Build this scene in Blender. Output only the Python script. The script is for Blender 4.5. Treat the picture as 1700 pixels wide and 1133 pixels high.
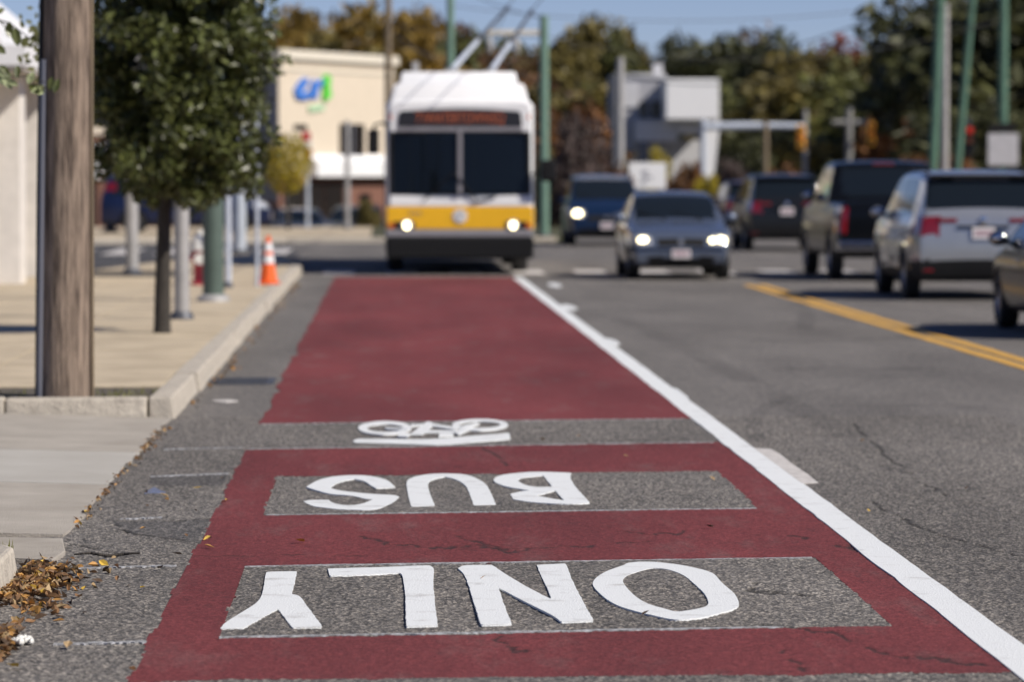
import bpy, bmesh, math, random
import numpy as np
from mathutils import Vector, Matrix
from mathutils.geometry import tessellate_polygon

for o in list(bpy.data.objects):
    bpy.data.objects.remove(o, do_unlink=True)
scene = bpy.context.scene
COL = scene.collection
R = math.radians
random.seed(7)
rng = np.random.default_rng(11)

# ------------------------------------------------------------------ camera, sky, sun
FPX, HOR, VPX, EYE = 6611.0, 294.0, 640.0, 1.7      # focal length (px of the 1700 px photo), horizon row, road vanishing column, eye height
cam_d = bpy.data.cameras.new('camera')
cam = bpy.data.objects.new('camera', cam_d)
COL.objects.link(cam)
scene.camera = cam
cam_d.sensor_width = 36.0
cam_d.lens = 140.0
cam_d.clip_end = 5000
cam.location = (0, 0, EYE)
cam.rotation_euler = (R(90) - math.atan((566.5 - HOR) / FPX), 0, -math.atan((850 - VPX) / FPX))
cam_d.dof.use_dof = True
cam_d.dof.focus_distance = 17.0
cam_d.dof.aperture_fstop = 3.1
cam_d.dof.aperture_blades = 0

SUN_EL, SUN_AZ = 41.0, 121.0        # azimuth clockwise from +Y (down the road)
world = bpy.data.worlds.new('World')
scene.world = world
world.use_nodes = True
wn = world.node_tree
bg = wn.nodes['Background']
sky = wn.nodes.new('ShaderNodeTexSky')
sky.sky_type = 'NISHITA'
sky.sun_disc = False
sky.sun_elevation = R(SUN_EL)
sky.sun_rotation = R(SUN_AZ)
sky.altitude = 1200
sky.air_density = 0.8
sky.dust_density = 0.0
sky.ozone_density = 4.0
tint = wn.nodes.new('ShaderNodeMix')
tint.data_type = 'RGBA'
tint.blend_type = 'MULTIPLY'
tint.inputs['Factor'].default_value = 1.0
tint.inputs['B'].default_value = (1.0, .93, 1.12, 1)
wn.links.new(sky.outputs['Color'], tint.inputs['A'])
wn.links.new(tint.outputs['Result'], bg.inputs['Color'])
bg.inputs['Strength'].default_value = 0.066

sun_d = bpy.data.lights.new('sun', 'SUN')
sun_d.energy = 4.8
sun_d.angle = R(0.53)
sun_d.color = (1.0, 0.93, 0.83)
sun = bpy.data.objects.new('sun', sun_d)
COL.objects.link(sun)
sdir = Vector((math.sin(R(SUN_AZ)) * math.cos(R(SUN_EL)), math.cos(R(SUN_AZ)) * math.cos(R(SUN_EL)), math.sin(R(SUN_EL))))
sun.rotation_euler = (-sdir).to_track_quat('-Z', 'Y').to_euler()
sun.location = (30, 10, 40)

scene.view_settings.view_transform = 'Standard'
scene.view_settings.look = 'None'
scene.view_settings.exposure = 0.1
scene.view_settings.gamma = 1.0
scene.view_settings.use_curve_mapping = False


# ------------------------------------------------------------------ helpers
def G(x, y):
    """ground point (z = 0) seen at a pixel of the photograph"""
    Y = FPX * EYE / (y - HOR)
    return ((x - VPX) * Y / FPX, Y)


def A(x, y, Y):
    """point at depth Y seen at a pixel"""
    return ((x - VPX) * Y / FPX, Y, EYE - (y - HOR) * Y / FPX)


def mat(name, col, rough=0.6, metal=0.0, var=0.0, scale=4.0, bump=0.0, bscale=60.0, emit=None, estr=0.0, coat=0.0, spec=0.5, stretch=None, col2=None, detail=5.0, ramp=(.3, .7)):
    m = bpy.data.materials.new(name)
    m.use_nodes = True
    nt = m.node_tree
    p = nt.nodes['Principled BSDF']
    c4 = (col[0], col[1], col[2], 1)
    p.inputs['Base Color'].default_value = c4
    p.inputs['Roughness'].default_value = rough
    p.inputs['Metallic'].default_value = metal
    p.inputs['Specular IOR Level'].default_value = spec
    p.inputs['Coat Weight'].default_value = coat
    p.inputs['Coat Roughness'].default_value = 0.04
    if emit:
        p.inputs['Emission Color'].default_value = (*emit, 1)
        p.inputs['Emission Strength'].default_value = estr
    if var or bump or col2:
        tc = nt.nodes.new('ShaderNodeTexCoord')
        mp = nt.nodes.new('ShaderNodeMapping')
        nt.links.new(tc.outputs['Object'], mp.inputs['Vector'])
        if stretch:
            mp.inputs['Scale'].default_value = stretch
        if var or col2:
            n = nt.nodes.new('ShaderNodeTexNoise')
            n.inputs['Scale'].default_value = scale
            n.inputs['Detail'].default_value = detail
            n.inputs['Roughness'].default_value = 0.65
            nt.links.new(mp.outputs['Vector'], n.inputs['Vector'])
            rp = nt.nodes.new('ShaderNodeValToRGB')
            rp.color_ramp.elements[0].position = ramp[0]
            rp.color_ramp.elements[1].position = ramp[1]
            a = col2 if col2 else tuple(c * (1 - var) for c in col)
            b = col if col2 else tuple(min(1, c * (1 + var)) for c in col)
            rp.color_ramp.elements[0].color = (*a, 1)
            rp.color_ramp.elements[1].color = (*b, 1)
            nt.links.new(n.outputs['Fac'], rp.inputs['Fac'])
            nt.links.new(rp.outputs['Color'], p.inputs['Base Color'])
        if bump:
            n2 = nt.nodes.new('ShaderNodeTexNoise')
            n2.inputs['Scale'].default_value = bscale
            n2.inputs['Detail'].default_value = 4
            nt.links.new(mp.outputs['Vector'], n2.inputs['Vector'])
            bp = nt.nodes.new('ShaderNodeBump')
            bp.inputs['Strength'].default_value = bump
            bp.inputs['Distance'].default_value = 0.02
            nt.links.new(n2.outputs['Fac'], bp.inputs['Height'])
            nt.links.new(bp.outputs['Normal'], p.inputs['Normal'])
    return m


def smoothpath(pts, it=2):
    for _ in range(it):
        q = [pts[0]]
        for a, b in zip(pts[:-1], pts[1:]):
            q.append(tuple(a[i] * .75 + b[i] * .25 for i in range(len(a))))
            q.append(tuple(a[i] * .25 + b[i] * .75 for i in range(len(a))))
        q.append(pts[-1])
        pts = q
    return pts


class MB:
    def __init__(s):
        s.v = []
        s.f = []

    def add(s, vs, fs):
        n = len(s.v)
        s.v += [tuple(p) for p in vs]
        s.f += [tuple(i + n for i in f) for f in fs]
        return s

    def box(s, x0, x1, y0, y1, z0, z1):
        return s.add([(x0, y0, z0), (x1, y0, z0), (x1, y1, z0), (x0, y1, z0), (x0, y0, z1), (x1, y0, z1), (x1, y1, z1), (x0, y1, z1)],
                     [(0, 3, 2, 1), (4, 5, 6, 7), (0, 1, 5, 4), (1, 2, 6, 5), (2, 3, 7, 6), (3, 0, 4, 7)])

    def hexa(s, bot, top):
        return s.add(list(bot) + list(top), [(0, 3, 2, 1), (4, 5, 6, 7), (0, 1, 5, 4), (1, 2, 6, 5), (2, 3, 7, 6), (3, 0, 4, 7)])

    def tube(s, pts, r, n=10, cap=True):
        pts = [Vector(p) for p in pts]
        rs = r if isinstance(r, (list, tuple)) else [r] * len(pts)
        vs, fs = [], []
        ref = None
        for i, p in enumerate(pts):
            d = (pts[min(i + 1, len(pts) - 1)] - pts[max(i - 1, 0)])
            d = d.normalized() if d.length > 1e-9 else Vector((0, 0, 1))
            if ref is None:
                ref = Vector((1, 0, 0)) if abs(d.x) < .8 else Vector((0, 1, 0))
            u = (ref - d * ref.dot(d)).normalized()
            w = d.cross(u)
            ref = u
            for k in range(n):
                a = 2 * math.pi * k / n
                vs.append(p + (u * math.cos(a) + w * math.sin(a)) * rs[i])
        for i in range(len(pts) - 1):
            for k in range(n):
                a, b = i * n + k, i * n + (k + 1) % n
                fs.append((a, b, b + n, a + n))
        if cap:
            fs.append(tuple(range(n))[::-1])
            fs.append(tuple((len(pts) - 1) * n + k for k in range(n)))
        return s.add(vs, fs)

    def lathe(s, prof, n=20, c=(0, 0, 0), axis='z', cap=True):
        vs, fs = [], []
        for r, h in prof:
            for k in range(n):
                a = 2 * math.pi * k / n
                if axis == 'z':
                    vs.append((c[0] + r * math.cos(a), c[1] + r * math.sin(a), c[2] + h))
                elif axis == 'x':
                    vs.append((c[0] + h, c[1] + r * math.cos(a), c[2] + r * math.sin(a)))
                else:
                    vs.append((c[0] + r * math.sin(a), c[1] + h, c[2] + r * math.cos(a)))
        for i in range(len(prof) - 1):
            for k in range(n):
                a, b = i * n + k, i * n + (k + 1) % n
                fs.append((a, b, b + n, a + n))
        if cap:
            fs.append(tuple(range(n))[::-1])
            fs.append(tuple((len(prof) - 1) * n + k for k in range(n)))
        return s.add(vs, fs)

    def prism(s, poly, z0, z1, holes=()):
        loops = [poly] + list(holes)
        flat = [p for l in loops for p in l]
        n = len(flat)
        tris = tessellate_polygon([[Vector((p[0], p[1], 0)) for p in l] for l in loops])
        vs = [(p[0], p[1], z1) for p in flat] + [(p[0], p[1], z0) for p in flat]
        fs = []
        for t in tris:
            a, b, c = [flat[i] for i in t]
            if (b[0] - a[0]) * (c[1] - a[1]) - (b[1] - a[1]) * (c[0] - a[0]) < 0:
                t = (t[0], t[2], t[1])
            fs.append(tuple(t))
        k = 0
        for l in loops:
            for i in range(len(l)):
                a, b = k + i, k + (i + 1) % len(l)
                fs.append((a, b, b + n, a + n))
            k += len(l)
        return s.add(vs, fs)

    def ellipsoid(s, c, r, nu=14, nv=8):
        vs, fs = [], []
        for j in range(nv + 1):
            t = math.pi * j / nv
            for k in range(nu):
                a = 2 * math.pi * k / nu
                vs.append((c[0] + r[0] * math.sin(t) * math.cos(a), c[1] + r[1] * math.sin(t) * math.sin(a), c[2] + r[2] * math.cos(t)))
        for j in range(nv):
            for k in range(nu):
                a, b = j * nu + k, j * nu + (k + 1) % nu
                fs.append((a, a + nu, b + nu, b))
        return s.add(vs, fs)

    def mesh(s, name, smooth=False, bevel=0.0, fixn=False):
        me = bpy.data.meshes.new(name)
        me.from_pydata(s.v, [], s.f)
        if bevel or fixn:
            bm = bmesh.new()
            bm.from_mesh(me)
            if fixn:
                bmesh.ops.recalc_face_normals(bm, faces=bm.faces)
            if bevel:
                bmesh.ops.bevel(bm, geom=list(bm.edges), offset=bevel, segments=2, affect='EDGES', profile=0.6)
            bm.to_mesh(me)
            bm.free()
        if smooth:
            me.polygons.foreach_set('use_smooth', [True] * len(me.polygons))
            me.set_sharp_from_angle(angle=R(38))
        me.update()
        return me

    def build(s, name, m, parent=None, smooth=False, bevel=0.0, fixn=True):
        return link(name, s.mesh(name, smooth, bevel, fixn), m, parent)


def link(name, me, m=None, parent=None):
    if m is not None and len(me.materials) == 0:
        me.materials.append(m)
    o = bpy.data.objects.new(name, me)
    COL.objects.link(o)
    if parent is not None:
        o.parent = parent
    return o


def tag(o, label, cat, group=None):
    o['label'] = label
    o['category'] = cat
    if group:
        o['group'] = group
    return o


def thing(name, label, cat, loc=(0, 0, 0), rz=0.0, group=None):
    o = bpy.data.objects.new(name, None)
    o.empty_display_size = 0.2
    COL.objects.link(o)
    o.location = loc
    o.rotation_euler = (0, 0, rz)
    return tag(o, label, cat, group)


def struct(o, kind='structure'):
    o['kind'] = kind
    return o


# ------------------------------------------------------------------ materials
def asphalt_mat(name, base, red=None, agg=1.0, near=True):
    m = bpy.data.materials.new(name)
    m.use_nodes = True
    nt = m.node_tree
    N, L = nt.nodes, nt.links
    p = N['Principled BSDF']
    tc = N.new('ShaderNodeTexCoord')
    vo = N.new('ShaderNodeTexVoronoi')
    vo.inputs['Scale'].default_value = 95
    L.new(tc.outputs['Object'], vo.inputs['Vector'])
    sep = N.new('ShaderNodeSeparateColor')
    L.new(vo.outputs['Color'], sep.inputs['Color'])
    rp = N.new('ShaderNodeValToRGB')
    cr = rp.color_ramp
    b = base
    cr.elements[0].position = 0.0
    cr.elements[0].color = (b[0] * .42, b[1] * .42, b[2] * .45, 1)
    cr.elements[1].position = 1.0
    cr.elements[1].color = (b[0] * 2.3 * agg, b[1] * 2.2 * agg, b[2] * 2.05 * agg, 1)
    e = cr.elements.new(0.55)
    e.color = (b[0] * .85, b[1] * .85, b[2] * .85, 1)
    L.new(sep.outputs['Red'], rp.inputs['Fac'])
    # broad tone drifts and traffic wear
    n1 = N.new('ShaderNodeTexNoise')
    n1.inputs['Scale'].default_value = 0.55
    n1.inputs['Detail'].default_value = 6
    mp = N.new('ShaderNodeMapping')
    mp.inputs['Scale'].default_value = (1.6, 0.35, 1)
    L.new(tc.outputs['Object'], mp.inputs['Vector'])
    L.new(mp.outputs['Vector'], n1.inputs['Vector'])
    mr = N.new('ShaderNodeMapRange')
    mr.inputs['From Min'].default_value = 0.3
    mr.inputs['From Max'].default_value = 0.7
    mr.inputs['To Min'].default_value = 0.78
    mr.inputs['To Max'].default_value = 1.2
    L.new(n1.outputs['Fac'], mr.inputs['Value'])
    mul = N.new('ShaderNodeMix')
    mul.data_type = 'RGBA'
    mul.blend_type = 'MULTIPLY'
    mul.inputs['Factor'].default_value = 1
    cmb = N.new('ShaderNodeCombineColor')
    for ch in ('Red', 'Green', 'Blue'):
        L.new(mr.outputs['Result'], cmb.inputs[ch])
    if red is None:
        L.new(rp.outputs['Color'], mul.inputs['A'])
    else:
        mx = N.new('ShaderNodeMix')
        mx.data_type = 'RGBA'
        sp = N.new('ShaderNodeMapRange')
        sp.inputs['From Min'].default_value = 0.0
        sp.inputs['From Max'].default_value = 1.0
        sp.inputs['To Min'].default_value = 0.0
        sp.inputs['To Max'].default_value = 1.0
        L.new(sep.outputs['Green'], sp.inputs['Value'])
        L.new(sp.outputs['Result'], mx.inputs['Factor'])
        mx.inputs['A'].default_value = (red[0] * .74, red[1] * .7, red[2] * .72, 1)
        mx.inputs['B'].default_value = (red[0] * 1.26, red[1] * 1.3, red[2] * 1.3, 1)
        # dusty wear where tyres and feet have thinned the paint
        nw = N.new('ShaderNodeTexNoise')
        nw.inputs['Scale'].default_value = 2.3
        nw.inputs['Detail'].default_value = 9
        nw.inputs['Roughness'].default_value = .72
        L.new(mp.outputs['Vector'], nw.inputs['Vector'])
        wr = N.new('ShaderNodeMapRange')
        wr.inputs['From Min'].default_value = 0.52
        wr.inputs['From Max'].default_value = 0.8
        wr.inputs['To Max'].default_value = 0.45
        L.new(nw.outputs['Fac'], wr.inputs['Value'])
        mw = N.new('ShaderNodeMix')
        mw.data_type = 'RGBA'
        L.new(wr.outputs['Result'], mw.inputs['Factor'])
        L.new(mx.outputs['Result'], mw.inputs['A'])
        mw.inputs['B'].default_value = (.19, .15, .14, 1)
        L.new(mw.outputs['Result'], mul.inputs['A'])
    L.new(cmb.outputs['Color'], mul.inputs['B'])
    last = mul.outputs['Result']
    if near:
        st = N.new('ShaderNodeAttribute')
        st.attribute_name = 'stone'
        sr = N.new('ShaderNodeMapRange')
        sr.inputs['From Min'].default_value = .25
        sr.inputs['To Min'].default_value = .62 if red is None else .78
        sr.inputs['To Max'].default_value = 1.55 if red is None else 1.24
        L.new(st.outputs['Fac'], sr.inputs['Value'])
        sm = N.new('ShaderNodeMix')
        sm.data_type = 'RGBA'
        sm.blend_type = 'MULTIPLY'
        sm.inputs['Factor'].default_value = 1
        sc = N.new('ShaderNodeCombineColor')
        for ch in ('Red', 'Green', 'Blue'):
            L.new(sr.outputs['Result'], sc.inputs[ch])
        L.new(last, sm.inputs['A'])
        L.new(sc.outputs['Color'], sm.inputs['B'])
        last = sm.outputs['Result']
        at = N.new('ShaderNodeAttribute')
        at.attribute_name = 'dirt'
        md = N.new('ShaderNodeMix')
        md.data_type = 'RGBA'
        L.new(at.outputs['Fac'], md.inputs['Factor'])
        L.new(last, md.inputs['A'])
        md.inputs['B'].default_value = (.022, .02, .018, 1)
        last = md.outputs['Result']
    L.new(last, p.inputs['Base Color'])
    p.inputs['Roughness'].default_value = 0.85
    p.inputs['Specular IOR Level'].default_value = 0.3
    bp = N.new('ShaderNodeBump')
    bp.inputs['Strength'].default_value = 0.35
    bp.inputs['Distance'].default_value = 0.006
    L.new(vo.outputs['Distance'], bp.inputs['Height'])
    L.new(bp.outputs['Normal'], p.inputs['Normal'])
    return m


M = {}
M['asphalt'] = asphalt_mat('asphalt', (.150, .141, .132))
M['asphalt_far'] = asphalt_mat('asphalt_far', (.146, .138, .131), near=False)
M['asphalt_dark'] = asphalt_mat('asphalt_dark', (.112, .107, .104), agg=.9)
M['asphalt_side'] = asphalt_mat('asphalt_side', (.07, .07, .074), near=False)
RED = (.168, .038, .039)
M['red'] = asphalt_mat('red_paint', (.12, .11, .1), red=RED)
M['red_far'] = asphalt_mat('red_paint_far', (.12, .11, .1), red=RED, near=False)
M['white'] = mat('white_road_paint', (.80, .82, .82), .6, col2=(.48, .47, .45), scale=5, bump=.35, bscale=130, detail=14, ramp=(.24, .45))
M['oldwhite'] = mat('faded_white_paint', (.70, .67, .64), .8, col2=(.42, .39, .37), scale=14)
M['chalk'] = mat('chalk_line', (.52, .53, .56), .9, col2=(.15, .145, .14), scale=38, ramp=(.38, .66))
M['bluechalk'] = mat('blue_marking', (.12, .16, .30), .9, col2=(.14, .14, .15), scale=30)
M['yellow_line'] = mat('yellow_road_paint', (.78, .43, .06), .7, col2=(.55, .31, .06), scale=5)
M['concrete'] = mat('sidewalk_concrete', (.57, .475, .34), .9, col2=(.42, .345, .245), scale=1.7, bump=.3, bscale=90, detail=12, ramp=(.36, .62))
M['apron'] = mat('apron_concrete', (.46, .42, .365), .9, col2=(.34, .305, .26), scale=2.2, bump=.5, bscale=120, detail=12)
M['granite'] = mat('granite', (.60, .54, .45), .85, col2=(.36, .32, .27), scale=11, bump=.6, bscale=50, detail=12)
M['soil'] = mat('soil', (.07, .05, .035), .95, var=.4, scale=20, bump=.8, bscale=40)
M['grass'] = mat('grass_blades', (.16, .16, .04), .7, var=.4, scale=8)
M['ground'] = mat('ground_earth', (.13, .115, .06), .95, col2=(.06, .075, .03), scale=.35)
M['crackfill'] = mat('tar', (.02, .02, .02), .7)
M['wood'] = mat('weathered_pole_wood', (.33, .25, .19), .85, col2=(.07, .048, .036), scale=3.4, bump=1.0, bscale=9, stretch=(10, 10, .7), detail=14, ramp=(.36, .6))
M['wood_far'] = mat('pole_wood', (.19, .145, .095), .85, var=.25, scale=2, stretch=(6, 6, .5))
M['conduit'] = mat('grey_conduit', (.22, .22, .25), .4, metal=.5)
M['darkcable'] = mat('dark_cable', (.02, .02, .022), .6)
M['galv'] = mat('galvanised_steel', (.42, .41, .40), .55, metal=.35, var=.15, scale=3)
M['alu'] = mat('pale_painted_steel', (.55, .60, .68), .45, metal=.15, var=.1, scale=3)
M['darksteel'] = mat('dark_grey_steel', (.09, .095, .11), .5, metal=.3, var=.2)
M['greenpole'] = mat('green_pole_paint', (.085, .12, .10), .5, var=.15, scale=3)
M['greenshade'] = mat('shaded_green_paint', (.075, .155, .11), .55, var=.3, scale=.8)  # pole green darkened, shade on the right-hand poles put into the colour
M['greenpale'] = mat('weathered_green_paint', (.15, .25, .19), .55, var=.2, scale=1.2)
M['bark'] = mat('bark', (.042, .036, .03), .9, var=.4, scale=14, bump=.8, bscale=25, stretch=(3, 3, .6))
M['hydrant_red'] = mat('hydrant_red', (.42, .03, .05), .4, var=.15)
M['hydrant_white'] = mat('hydrant_white', (.78, .77, .72), .4, var=.05)
M['cone'] = mat('cone_orange', (.85, .13, .015), .5, var=.08)
M['reflect'] = mat('reflective_collar', (.8, .8, .8), .35, var=.05)
M['tyre'] = mat('tyre_rubber', (.016, .016, .017), .75, var=.2, scale=20)
M['rim'] = mat('alloy', (.45, .45, .47), .3, metal=.85)
M['glass'] = mat('dark_car_glass', (.010, .014, .018), .06, spec=.35)
M['busglass'] = mat('bus_windscreen', (.006, .011, .018), .10, spec=.22)
M['underbody'] = mat('underbody', (.012, .012, .013), .8)
M['blackplastic'] = mat('black_plastic', (.010, .010, .011), .6, var=.15, scale=9, spec=.2)
M['chrome'] = mat('chrome', (.6, .6, .62), .15, metal=1.0)
M['taillight'] = mat('red_lens', (.17, .007, .012), .12, coat=.5)
M['amberlens'] = mat('amber_lens', (.6, .14, .02), .2, coat=.4)
M['lens'] = mat('clear_lens', (.5, .52, .55), .08, coat=.6, metal=.3)
M['lamp'] = mat('lit_headlamp', (1, .95, .8), .3, emit=(1.0, .86, .50), estr=6)
M['plate'] = mat('licence_plate', (.68, .64, .64), .45)
M['platered'] = mat('plate_characters', (.30, .13, .18), .5)
def paint(name, c, metal=.4, rough=.34, coat=.3, spec=.25):
    return mat(name, c, rough, metal=metal, coat=coat, spec=spec, var=.05, scale=2)
M['sedanpaint'] = paint('grey_blue_paint', (.12, .145, .20), .4, .25, .8, .4)
M['bluepaint'] = paint('deep_blue_paint', (.007, .02, .055), .2)
M['silverpaint'] = paint('silver_paint', (.36, .37, .39), .55, .26, .7, .4)
M['greypaint'] = paint('dark_grey_paint', (.018, .02, .024), .3, .25, .15, .12)
M['blackpaint'] = paint('black_paint', (.005, .006, .008), .05, .2, .12, .1)
M['marinepaint'] = paint('navy_paint', (.01, .018, .06), .2)
M['maroonpaint'] = paint('maroon_paint', (.06, .03, .05), .3)
M['buswhite'] = mat('bus_white', (.86, .86, .86), .35, coat=.3, var=.03)
M['busyellow'] = mat('bus_yellow', (.85, .46, .012), .4, coat=.3, var=.05)
M['busgrey'] = mat('bus_grey', (.26, .25, .27), .5, var=.08)
M['led'] = mat('amber_led_text', (.30, .07, .025), .5, emit=(1.0, .22, .05), estr=.10)
M['slate_seat'] = mat('blue_seat_cloth', (.04, .06, .10), .8, var=.2, scale=12)
mg = bpy.data.materials.new('tinted_windscreen')
mg.use_nodes = True
_n, _l = mg.node_tree.nodes, mg.node_tree.links
_p = _n['Principled BSDF']
_p.inputs['Base Color'].default_value = (.01, .014, .02, 1)
_p.inputs['Roughness'].default_value = .04
_t = _n.new('ShaderNodeBsdfTransparent')
_t.inputs['Color'].default_value = (.42, .50, .54, 1)
_m = _n.new('ShaderNodeMixShader')
_m.inputs['Fac'].default_value = .45
_l.new(_t.outputs['BSDF'], _m.inputs[1])
_l.new(_p.outputs['BSDF'], _m.inputs[2])
_l.new(_m.outputs['Shader'], _n['Material Output'].inputs['Surface'])
M['busglass'] = mg
M['signglass'] = mat('sign_glass', (.018, .016, .02), .15)


# ------------------------------------------------------------------ the ground sheets
def ground_z(x, y):
    drop = -1.1 * min(1, max(0, (y - 126.5) / 4.5))
    t = min(1, max(0, (x - 4.5) / 4))
    hill = max(0, y - 240) * .05
    hill = min(hill, 16)
    return -.06 + drop * (1 - t) + hill


xs = [-900, -400, -150, -60, -30, -16, -8, 0, 4.5, 6.5, 8.5, 14, 30, 60, 120, 300, 900]
ys = [-200, -40, 5, 13, 28, 60, 100, 126.5, 128, 129.5, 131, 150, 200, 240, 300, 400, 560, 900, 1600]
mb = MB()
mb.v = [(x, y, ground_z(x, y)) for y in ys for x in xs]
nx = len(xs)
mb.f = [(j * nx + i, j * nx + i + 1, (j + 1) * nx + i + 1, (j + 1) * nx + i) for j in range(len(ys) - 1) for i in range(nx - 1)]
struct(mb.build('ground', M['ground'], smooth=True))

PX0, PX1, PY0, PY1 = -1.5, 4.3, 12.6, 28.2     # the finely modelled piece of carriageway
ROADR = 14.6
mb = MB()
def sheet(mb, x0, x1, y0, y1, z=0.0):
    mb.add([(x0, y0, z), (x1, y0, z), (x1, y1, z), (x0, y1, z)], [(0, 1, 2, 3)])
sheet(mb, -1.75, ROADR, -40, PY0)
sheet(mb, -1.75, PX0, PY0, PY1)
sheet(mb, PX1, ROADR, PY0, PY1)
sheet(mb, -1.52, ROADR, PY1, 76)
mb.add([(-1.52, 76, 0), (ROADR, 76, 0), (ROADR, 104, 0), (4.6, 104, 0), (-2.5, 103.0, 0)], [(0, 1, 2, 3, 4)])
mb.add([(4.6, 104, 0), (ROADR, 104, 0), (34, 260, 0.0), (16, 260, 0.0), (8.2, 140, 0)], [(0, 1, 2, 3, 4)])
road = struct(mb.build('road', M['asphalt_far'], fixn=False))
mb = MB()
mb.add([(-1.5, 71, -.004), (-1.52, 71, -.004), (-5.2, 64.0, -.004), (-60, 58, -.004), (-60, 90, -.004), (-14, 99, -.004), (-2.5, 103.0, -.004), (-1.5, 103.1, -.004)], [(0, 7, 6, 5, 4, 3, 2, 1)])
struct(mb.build('side_street', M['asphalt_side']))

# fine carriageway: one height field, split into bare asphalt, dark repair and red paint
colx = np.arange(PX0, PX1 + .001, .0105)
for bx in (-.87, -.615, 1.915, 2.15):
    colx[np.argmin(abs(colx - bx))] = bx
rows = [PY0]
while rows[-1] < PY1:
    rows.append(rows[-1] + .0125 + .0125 * ((rows[-1] - PY0) / (PY1 - PY0)))
rows[-1] = PY1
rowy = np.array(rows)
nxg, nyg = len(colx), len(rowy)
GX, GY = np.meshgrid(colx, rowy)


def smooth_noise(cell, seed):
    r = np.random.default_rng(seed)
    nx_, ny_ = int((PX1 - PX0) / cell) + 3, int((PY1 - PY0) / cell) + 3
    g = r.standard_normal((ny_, nx_))
    fx, fy = (GX - PX0) / cell, (GY - PY0) / cell
    ix, iy = fx.astype(int), fy.astype(int)
    tx, ty = fx - ix, fy - iy
    tx, ty = tx * tx * (3 - 2 * tx), ty * ty * (3 - 2 * ty)
    return (g[iy, ix] * (1 - tx) + g[iy, ix + 1] * tx) * (1 - ty) + (g[iy + 1, ix] * (1 - tx) + g[iy + 1, ix + 1] * tx) * ty


STONE = rng.random(GX.shape)
H = (STONE - .62) * .0052 + smooth_noise(.03, 3) * .0006
edge = np.minimum.reduce([(PY1 - GY) / .6, (GX - PX0) / .3, (PX1 - GX) / .4, np.ones_like(GX)]).clip(0, 1)
H += smooth_noise(.9, 4) * .003 * edge
H = np.clip(H, -.010, .0026)
dirt = np.clip(smooth_noise(.05, 5) * .10 + smooth_noise(.4, 6) * .06 - .05, 0, .25)


def seg_dist(pts):
    d = np.full(GX.shape, 9.0)
    for (x0, y0), (x1, y1) in zip(pts[:-1], pts[1:]):
        m = .12
        sel = (GX > min(x0, x1) - m) & (GX < max(x0, x1) + m) & (GY > min(y0, y1) - m) & (GY < max(y0, y1) + m)
        if not sel.any():
            continue
        px, py = GX[sel] - x0, GY[sel] - y0
        dx, dy = x1 - x0, y1 - y0
        t = np.clip((px * dx + py * dy) / (dx * dx + dy * dy + 1e-9), 0, 1)
        # across-road cracks are wider along the road where their edges have crumbled
        dd = np.hypot(px - t * dx, py - t * dy)
        d[sel] = np.minimum(d[sel], dd)
    return d


def crack(px_pts, w, depth=.012, jit=.05, sub=9):
    pts = [G(*p) for p in px_pts]
    out = []
    for a, b in zip(pts[:-1], pts[1:]):
        for k in range(sub):
            t = k / sub
            out.append((a[0] + (b[0] - a[0]) * t + random.gauss(0, jit * .25), a[1] + (b[1] - a[1]) * t + random.gauss(0, jit)))
    out.append(pts[-1])
    global H, dirt
    d = seg_dist(out)
    gap = smooth_noise(.12, int(px_pts[0][0]) + 17) > -.55
    k = np.clip(1 - d / (w * .8 * (1 + .35 * smooth_noise(.06, int(px_pts[0][1])))).clip(.004, 1), 0, 1) * gap
    H = H - depth * .8 * k
    dirt = np.maximum(dirt, np.clip(k * 1.2, 0, .72))


crack([(600, 893), (650, 905), (720, 912), (790, 908), (860, 915), (960, 910), (1080, 902)], .028)
crack([(760, 893), (800, 905), (840, 918)], .022)
crack([(1030, 885), (1090, 890), (1150, 883)], .018)
crack([(320, 925), (420, 924), (520, 923), (600, 925)], .022, jit=.02)
crack([(1310, 893), (1370, 905), (1420, 915), (1440, 930)], .024)
crack([(1385, 905), (1440, 918), (1480, 925)], .02)
crack([(1245, 965), (1250, 985), (1300, 990), (1370, 995)], .03)
crack([(1240, 1028), (1290, 1045), (1390, 1060), (1460, 1090), (1560, 1100), (1640, 1112)], .024)
crack([(825, 1062), (850, 1080), (880, 1085)], .02)
crack([(1300, 1085), (1330, 1118)], .02)
crack([(120, 905), (230, 925), (320, 922)], .03, jit=.015)
crack([(185, 868), (215, 885), (270, 893), (325, 900)], .035, jit=.01)
crack([(1420, 705), (1480, 765), (1530, 800), (1580, 830)], .018)
crack([(1450, 835), (1490, 860), (1560, 890), (1700, 930)], .02)
crack([(1230, 745), (1245, 752)], .02)
crack([(800, 745), (830, 760), (840, 775)], .02)

CX, CY = (GX[:-1, :-1] + GX[1:, 1:]) / 2, (GY[:-1, :-1] + GY[1:, 1:]) / 2
wob = (smooth_noise(.11, 21) * .004 + smooth_noise(.5, 22) * .006)[:-1, :-1]
wob2 = (smooth_noise(.2, 23) * .02 + smooth_noise(.05, 24) * .012)[:-1, :-1]
red = (CX > -.87 + wob * 1.2) & (CX < 2.175 + wob) & (CY > 13.42 + .06 * CX + wob2)
def inbox(x0, x1, yl0, yr0, yl1, yr1):
    t = (CX + .62) / 2.54
    return (CX > x0 + wob * .5) & (CX < x1 + wob * .5) & (CY > yl0 + (yr0 - yl0) * t + wob2) & (CY < yl1 + (yr1 - yl1) * t + wob2)
red &= ~inbox(-.615, 1.915, 14.64, 14.97, 17.36, 17.68)
red &= ~inbox(-.62, 1.91, 19.94, 20.3, 22.58, 22.9)
red &= ~inbox(-3, 9, 24.82, 25.38, 27.38, 27.92)


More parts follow.
